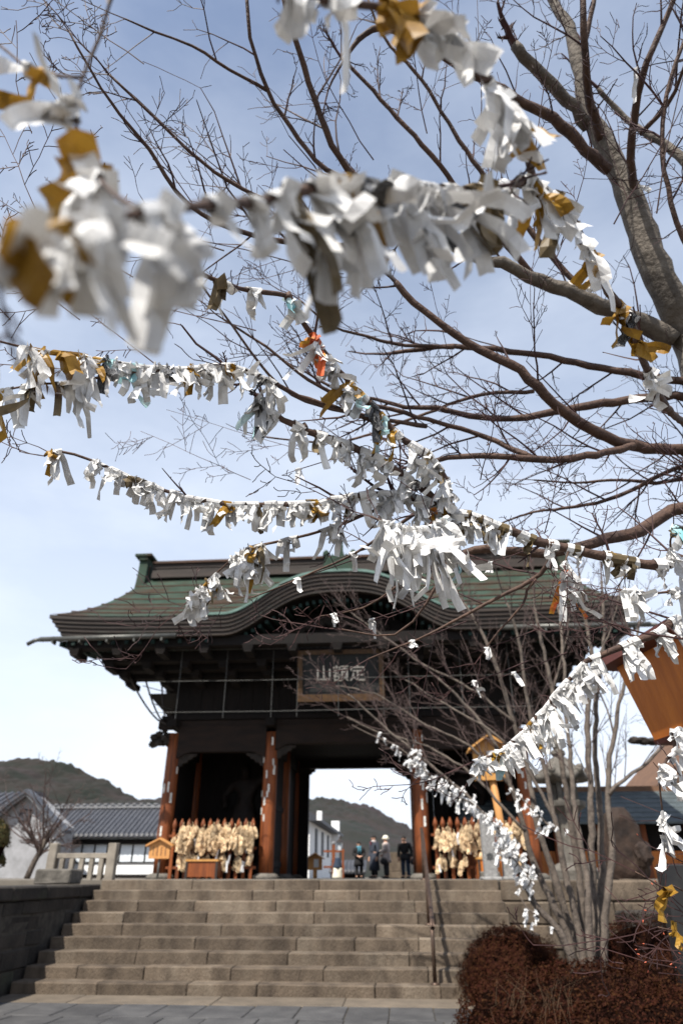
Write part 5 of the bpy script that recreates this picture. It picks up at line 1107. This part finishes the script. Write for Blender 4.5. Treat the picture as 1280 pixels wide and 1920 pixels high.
bush([mound(1195, 1712, 11.4, .75, .6, .80), mound(1290, 1716, 11.2, .6, .6, .80)], 20000, 3, 'dark maroon azalea bush below the brown standing stone')
p = PY(-14, 1560, 20); bush([((p.x, 20, TZ+.9), (.52, .5, .62)), ((p.x-.1, 20.1, TZ+.4), (.5, .5, .5))], 6000, 6, 'clipped olive-green pine beside the small bare tree', 'pine', .04, (p.x, 20, TZ), 'pine_tree', 'tree')
t = thing('grass_tuft', 'pale dry grass poking up through the broad maroon bush', 'grass', PY(1010, 1890, 8.0)); b = MB(); rg = random.Random(3)
for k in range(34):
    q = PY(rg.uniform(925, 1090), rg.uniform(1880, 1925), 7.72); b.tube([q, q+Vector((rg.uniform(-.08, .08), -.03, rg.uniform(.08, .2))), q+Vector((rg.uniform(-.2, .2), -.06, rg.uniform(.15, .32)))], [.0022, .0016, .0006], 3)
stuff(b.build('blades', 'dry_grass', t))
# ================================================================== PAPER FORTUNES KNOTTED ON THE BRANCHES
def ribbon(mb, p, d, wd, L, w, rg, n=6, curl=0.0, stiff=.5):
    """paper tail leaving p along d; wd = direction of its width"""
    p = Vector(p); d = Vector(d).normalized(); wd = Vector(wd); vs = []; uv = []; crease = set(rg.sample(range(1, n), min(n-1, rg.choice((1, 1, 2, 3))))) ; v0 = rg.random()*5
    bow = rg.uniform(-.38, .38)*w; tw_ = rg.uniform(-.34, .34)
    for i in range(n+1):
        wd = (wd-d*wd.dot(d)).normalized(); nn = d.cross(wd)
        for k, s_ in enumerate((-.5, 0, .5)): vs.append(p+wd*(s_*w)+nn*(bow if k == 1 else 0)); uv.append(((s_+.5)*w/.02*.3, v0+i*L/n/.02*.3))
        p = p+d*(L/n)
        ang = rg.gauss(0, .17)+curl/n
        if i in crease: ang += rg.choice((-1, 1))*rg.uniform(.3, 1.1)
        d = (Matrix.Rotation(ang, 3, wd) @ d + Vector((0, 0, -1))*(1-stiff)*.30).normalized(); wd = Matrix.Rotation(tw_+rg.gauss(0, .08), 3, d) @ wd
    mb.add(vs, [(i*3+k, i*3+k+1, i*3+k+4, i*3+k+3) for i in range(n) for k in range(2)], uv)
def fortune(mb, p, T, r, rg, w=.020, L=.07, tails=2, wraps=None):
    T = Vector(T).normalized(); dn = Vector((0, 0, -1)); dn = (dn-T*dn.dot(T)); dn = dn.normalized() if dn.length > .2 else T.orthogonal().normalized(); sd_ = T.cross(dn)
    for wnum in range(wraps or 1):                    # the band round the branch
        off = T*rg.uniform(-.4, .4)*w*(wnum > 0); sk = rg.uniform(-.35, .35)*w; vs = []; uv = []; n = 10; R0 = r+.0016+.0012*wnum; v0 = rg.random()*5
        for i in range(n+1):
            a = 2*math.pi*i/n; rr_ = R0*(1+.10*rg.uniform(0, 1))+.0015*rg.random(); c_ = p+off+(dn*math.cos(a)+sd_*math.sin(a))*rr_+T*sk*math.cos(a)
            for s_ in (-.5, .5): vs.append(c_+T*(s_*w*rg.uniform(.92, 1.04))); uv.append(((s_+.5)*w/.02*.3, v0+i*.2))
        mb.add(vs, [(2*i, 2*i+1, 2*i+3, 2*i+2) for i in range(n)], uv)
    # the crossing fold of the knot
    q = p+dn*(r+.003)+sd_*rg.uniform(-.3, .3)*r; k0 = (T*rg.uniform(-.9, .9)+sd_*rg.choice((-1, 1))*.7+dn*.5).normalized(); ribbon(mb, q-k0*w*.8, k0, T.cross(k0)+dn*.2, w*1.7, w*.85, rg, 4, rg.uniform(-1, 1), .9)
    for i in range(tails):
        a = rg.gauss(0, .45)+(.45 if i % 2 else -.45)*rg.uniform(.2, 1); d = (Vector((0, 0, -1))*.35+dn*math.cos(a)+sd_*math.sin(a)*.8+T*rg.gauss(0, .38)).normalized()
        wd = (T*rg.choice((1, 1, .6))+sd_*rg.gauss(0, .5)); ribbon(mb, p+dn*(r*.9)+T*rg.uniform(-.3, .3)*w+sd_*rg.uniform(-.6, .6)*r, d, wd, L*rg.uniform(.38, 1.4), w*rg.uniform(.8, 1.1), rg, rg.choice((5, 6, 7)), rg.uniform(-1.0, 1.0), rg.uniform(.35, .8))
WORD = dict(A='the high arching bough', B='the shoot above the high arching bough', B2='the end spray of the high bough', B3='the end spray of the high bough', C='the dark bent branch', D='the long straight thin branch', D2='the spur under the straight branch', E='the stubby knotted branch', F='the low sagging branch', G='the spray before the curved gable', H='the thick hanging bunch', M='the stout bough', J1='the twig above the stout bough', J2='the twig below the stout bough', J3='the spray under the stout bough', I='the branch beside the orange lantern', K='the twig before the standing stone', K2='the twig before the black slab', K3='the lowest twig above the bushes')
CN = dict(paper_white='white printed', paper_gold='golden yellow', paper_bronze='dull bronze', paper_teal='pale blue and white', paper_black='black', paper_red='red and gold')
PALL = dict(A=(.80, .05, .12, 0, .03, 0), B=(.94, .06, 0, 0, 0, 0), B2=(.45, .33, .18, .04, 0, 0), C=(.76, .05, .10, .05, .02, .02), D=(.85, .05, .02, .05, .03, 0), M=(.68, .04, .24, .03, 0, .01), I=(.94, .01, .04, .01, 0, 0), F=(.90, .03, .04, .025, .005, 0), K=(.97, 0, 0, .03, 0, 0), H=(.97, .01, .01, .01, 0, 0))
NAMES = list(CN); rest = {n: MB() for n in NAMES}
def place(nm, u, rg, w, L, tails, m, individual=True, wraps=1, drop=0):
    P, Q = SH[nm]; s = u*(len(P)-1); i = min(int(s), len(P)-2); f_ = s-i; p = P[i].lerp(P[i+1], f_); T = P[i+1]-P[i]; r = Q[i]
    mb = MB() if individual else rest[m]; fortune(mb, p, T, r, rg, w, L, tails, wraps)
    if individual:
        me = mb.mesh('paper_fortune', m); o = link('paper_fortune', me); 
        tails = min(tails, 5)
        if tails: ph = 'with %s %s %s' % (('one', 'two', 'three', 'four', 'five')[min(tails, 5)-1], 'wide' if w > .0235 else 'narrow' if w < .0185 else 'hanging', 'tail' if tails == 1 else 'tails')
        else: ph = 'wrapped flat without tails'
        tag(o, ('%s paper fortune %s on %s' % (CN[m], ph, WORD[nm])).replace('pale blue and white', 'pale blue').replace('red and gold', 'red'), 'paper fortune', '%s fortunes %s on %s' % (CN[m], ph, WORD[nm]))
        return o
def urange(nm, x0, x1):
    # parameter range of a branch between two photo columns (or rows for steep ones)
    P = SH[nm][0]; us = []
    for i, p in enumerate(P):
        v = p-CAM; z = v.dot(FW); us.append(640+FPX*v.dot(RT)/z)
    k0 = min(range(len(us)), key=lambda i: abs(us[i]-x0)); k1 = min(range(len(us)), key=lambda i: abs(us[i]-x1)); return k0/(len(P)-1), k1/(len(P)-1)
SPEC = [  # branch, from column, to column, count, extra (stuff), width, tail length, tails
    ('A', -60, 80, 4, 0, 0.0167, 0.032, 2), ('A', 150, 330, 6, 0, 0.0176, 0.068, 3), ('A', 345, 470, 2, 0, 0.0167, 0.040, 2), ('A', 485, 850, 17, 6, .0215, .088, 3), ('A', 860, 1060, 11, 2, .0235, .074, 3), ('A', 1065, 1130, 5, 0, 0.0211, 0.076, 3), ('A', 1135, 1225, 6, 0, 0.0246, 0.064, 3),
    ('B', 560, 640, 3, 0, 0.0185, 0.060, 2), ('B', 720, 880, 5, 0, .0255, .070, 3), ('B', 880, 985, 6, 0, .0225, .082, 3), ('B2', 215, 145, 6, 0, 0.0211, 0.052, 2), ('B3', 40, 140, 2, 0, 0.0194, 0.060, 2),
    ('C', 340, 500, 6, 2, 0.0235, 0.058, 2), ('C', 535, 570, 3, 2, 0.0244, 0.058, 2), ('C', 590, 660, 6, 4, 0.0244, 0.107, 3), ('C', 670, 840, 14, 12, 0.0226, 0.085, 2),
    ('D', -20, 170, 8, 2, 0.0235, 0.099, 2), ('D', 180, 520, 23, 17, 0.0226, 0.080, 2), ('D2', -20, 200, 7, 5, 0.0226, 0.107, 2), ('E', 478, 540, 4, 2, 0.0235, 0.090, 2), ('E', 545, 800, 12, 12, 0.0216, 0.080, 2),
    ('F', 90, 120, 3, 2, 0.0198, 0.072, 2), ('F', 160, 520, 22, 17, 0.0216, 0.067, 2), ('F', 520, 840, 20, 25, 0.0216, 0.077, 2), ('G', 355, 420, 6, 4, 0.0216, 0.077, 3), ('G', 425, 500, 7, 7, 0.0226, 0.107, 3), ('G', 510, 640, 5, 2, 0.0216, 0.072, 2), ('H', 715, 835, 14, 11, 0.0244, 0.160, 3),
    ('M', 805, 950, 12, 14, 0.0216, 0.063, 2), ('M', 950, 1290, 19, 2, 0.0198, 0.054, 1), ('J1', 1258, 1290, 6, 2, 0.0216, 0.090, 2), ('J2', 1155, 1285, 7, 0, 0.0216, 0.072, 2), ('J3', 1060, 1064, 4, 2, 0.0198, 0.107, 3),
    ('I', 890, 960, 5, 4, 0.0244, 0.063, 3), ('I', 965, 1110, 15, 13, 0.0226, 0.090, 2), ('I', 1110, 1280, 8, 5, 0.0226, 0.090, 2), ('K', 1236, 1262, 10, 4, 0.0198, 0.076, 2)]
rg = random.Random(123); cnt = 0; pal0 = (.90, .03, .04, .02, .008, .002)
for (nm, x0, x1, n, ex, w, L_, tl) in SPEC:
    u0, u1 = urange(nm, x0, x1) if nm not in ('K', 'J1', 'J3') else (.0, .26) if nm == 'K' else (.0, .62)
    nc = max(2, int((n+ex)*.38)); cl_ = [(q+rg.uniform(.15, .85))/nc for q in range(nc)]
    for k in range(n+ex):
        v_ = (k+rg.uniform(.0, 1.))/(n+ex); v_ = v_*.45+.55*min(cl_, key=lambda c: abs(c-v_)) if n+ex > 5 else v_; u = u0+(u1-u0)*v_; pal = PALL.get(nm, pal0); m = rg.choices(NAMES, pal)[0]
        indiv = k*n//(n+ex) != (k+1)*n//(n+ex) if ex else True
        t_ = max(1, tl+rg.choice((-1, 0, 0, 1))) if tl > 1 else rg.choice((0, 0, 1, 2, 2))
        place(nm, u, rg, w*rg.uniform(.85, 1.15), L_, t_, m, indiv, wraps=1)
        cnt += indiv
# the showy ones, placed by hand
def show(nm, px_, m, w, L_, tl, seed): u = urange(nm, px_, px_)[0]; return place(nm, u, random.Random(seed), w, L_, tl, m, True, 2)
show('K2', 1250, 'paper_gold', .024, .075, 2, 5); show('K3', 1262, 'paper_gold', .02, .05, 2, 8); show('I', 985, 'paper_gold', .020, .07, 2, 2); show('I', 935, 'paper_gold', .026, .06, 2, 3); show('D', 105, 'paper_gold', .03, .09, 2, 4); show('D', 150, 'paper_gold', .032, .075, 3, 6); show('C', 590, 'paper_red', .026, .05, 2, 7); show('F', 262, 'paper_bronze', .034, .04, 2, 9); show('A', 905, 'paper_bronze', .03, .07, 3, 10); show('A', 1190, 'paper_gold', .026, .06, 3, 11); show('A', 30, 'paper_gold', .028, .03, 3, 12); show('A', 640, 'paper_gold', .028, .085, 2, 13); show('G', 400, 'paper_gold', .02, .05, 2, 14); show('M', 1170, 'paper_bronze', .034, .04, 2, 15); show('B2', 165, 'paper_gold', .034, .06, 2, 16); show('B', 760, 'paper_gold', .034, .06, 2, 17); show('G', 478, 'paper_black', .024, .06, 2, 18); show('A', 690, 'paper_black', .024, .09, 2, 19)
# black strip printed with white letters
hs = show('E', 487, 'paper_black', .030, .085, 2, 20); hs['label'] = 'black paper fortune with white lettering on the stubby knotted branch'; hs['group'] = 'lettered fortune'
me = text_mesh('Hello', .030, .0004); me.materials.clear(); me.materials.append(MAT['cloth_white'])
pp = PD(489, 772, 1.775); b = MB(); rm = Matrix((RT, Vector((0, 0, 1)).cross(RT)*-1, Vector((0, 0, 1)))).transposed(); b.box(pp, (.030, .0012, .095), rm)
o = b.build('printed_panel', 'paper_black', hs); tx = link('lettering', me, o); tx.matrix_parent_inverse = Matrix(); tx.location = pp - rm @ Vector((0, .0016, 0)); tx.rotation_euler = (rm @ Matrix.Rotation(R(90), 3, 'X') @ Matrix.Rotation(R(90), 3, 'Z')).to_euler()
# lone papers on bare twigs
rg = random.Random(55)
LONE = [(625, 1152, 2.1), (696, 1162, 2.1), (918, 1055, 2.4), (557, 1085, 2.1), (772, 1202, 2.4), (912, 1215, 2.4), (962, 1262, 2.4), (888, 1278, 2.4), (560, 880, 2.3), (660, 1038, 2.1), (1190, 130, 2.6), (1205, 350, 2.6)]
for i, (x, y, d) in enumerate(LONE):
    p = PD(x, y, d); mb = MB(); fortune(mb, p, Vector((1, rg.uniform(-.3, .3), rg.uniform(-.3, .3))), .0022, rg, .017, .05 if i < 10 else .09, 2); o = link('paper_fortune', mb.mesh('paper_fortune', 'paper_white')); tag(o, 'small white paper fortune tied alone to a bare thin twig', 'paper fortune', 'lone papers on bare twigs')
    grow_mb = MB(); q = p+Vector((-.06, .01, -.015)); grow_mb.tube([q, p, p+Vector((.08, .0, .025)), p+Vector((.2, .02, .075))], [.0009, .0015, .0019, .0024], 5); stuff(grow_mb.build('twig', 'twig', maple))
for m, mb in rest.items():
    if mb.v: o = stuff(link('paper_fortunes', mb.mesh('paper_fortunes', m))); tag(o, 'crowd of %s paper fortunes filling in on the boughs' % CN[m], 'paper fortunes')
# papers tied to the many-stemmed tree: too small and dense to pick apart
mb = MB(); rg = random.Random(66)
def tie(P, Q, z0, z1, n):
    idx = [i for i in range(1, len(P)-1) if z0 < P[i].z < z1]
    for _ in range(n):
        i = rg.choice(idx); p = P[i].lerp(P[i+1], rg.random()); fortune(mb, p, P[i+1]-P[i], min(Q[i], .02), rg, .032, .10, rg.choice((1, 2, 2, 3)))
def along(px_, Y, n):
    P = smooth_line([PY(x, y, Y) for x, y in px_], .06); b = MB(); b.tube(P, [.014-.009*i/len(P) for i in range(len(P))], 6); b.build('stem', 'shrub_bark', shrub, True)
    for _ in range(n):
        i = rg.randrange(len(P)-1); fortune(mb, P[i]+rv(rg)*.05, P[i+1]-P[i], .008, rg, .032, .10, rg.choice((1, 2, 2, 3)))
along([(990, 1640), (955, 1580), (925, 1545), (890, 1510), (850, 1490), (810, 1462), (775, 1410)], 9.3, 150)
along([(1000, 1660), (975, 1625), (950, 1600), (925, 1590)], 9.25, 26); along([(1010, 1720), (985, 1700), (975, 1680)], 9.2, 7); along([(1040, 1560), (1000, 1520), (975, 1495), (955, 1480)], 9.3, 22); along([(790, 1440), (768, 1400), (762, 1385)], 9.4, 4); along([(800, 1445), (745, 1400), (700, 1380), (660, 1360)], 9.4, 5)
o = stuff(link('paper_fortunes', mb.mesh('paper_fortunes', 'paper_white'))); tag(o, 'crowd of small white paper fortunes tied along the many-stemmed tree', 'paper fortunes')
print('fortunes', cnt, 'objects', len(bpy.data.objects))
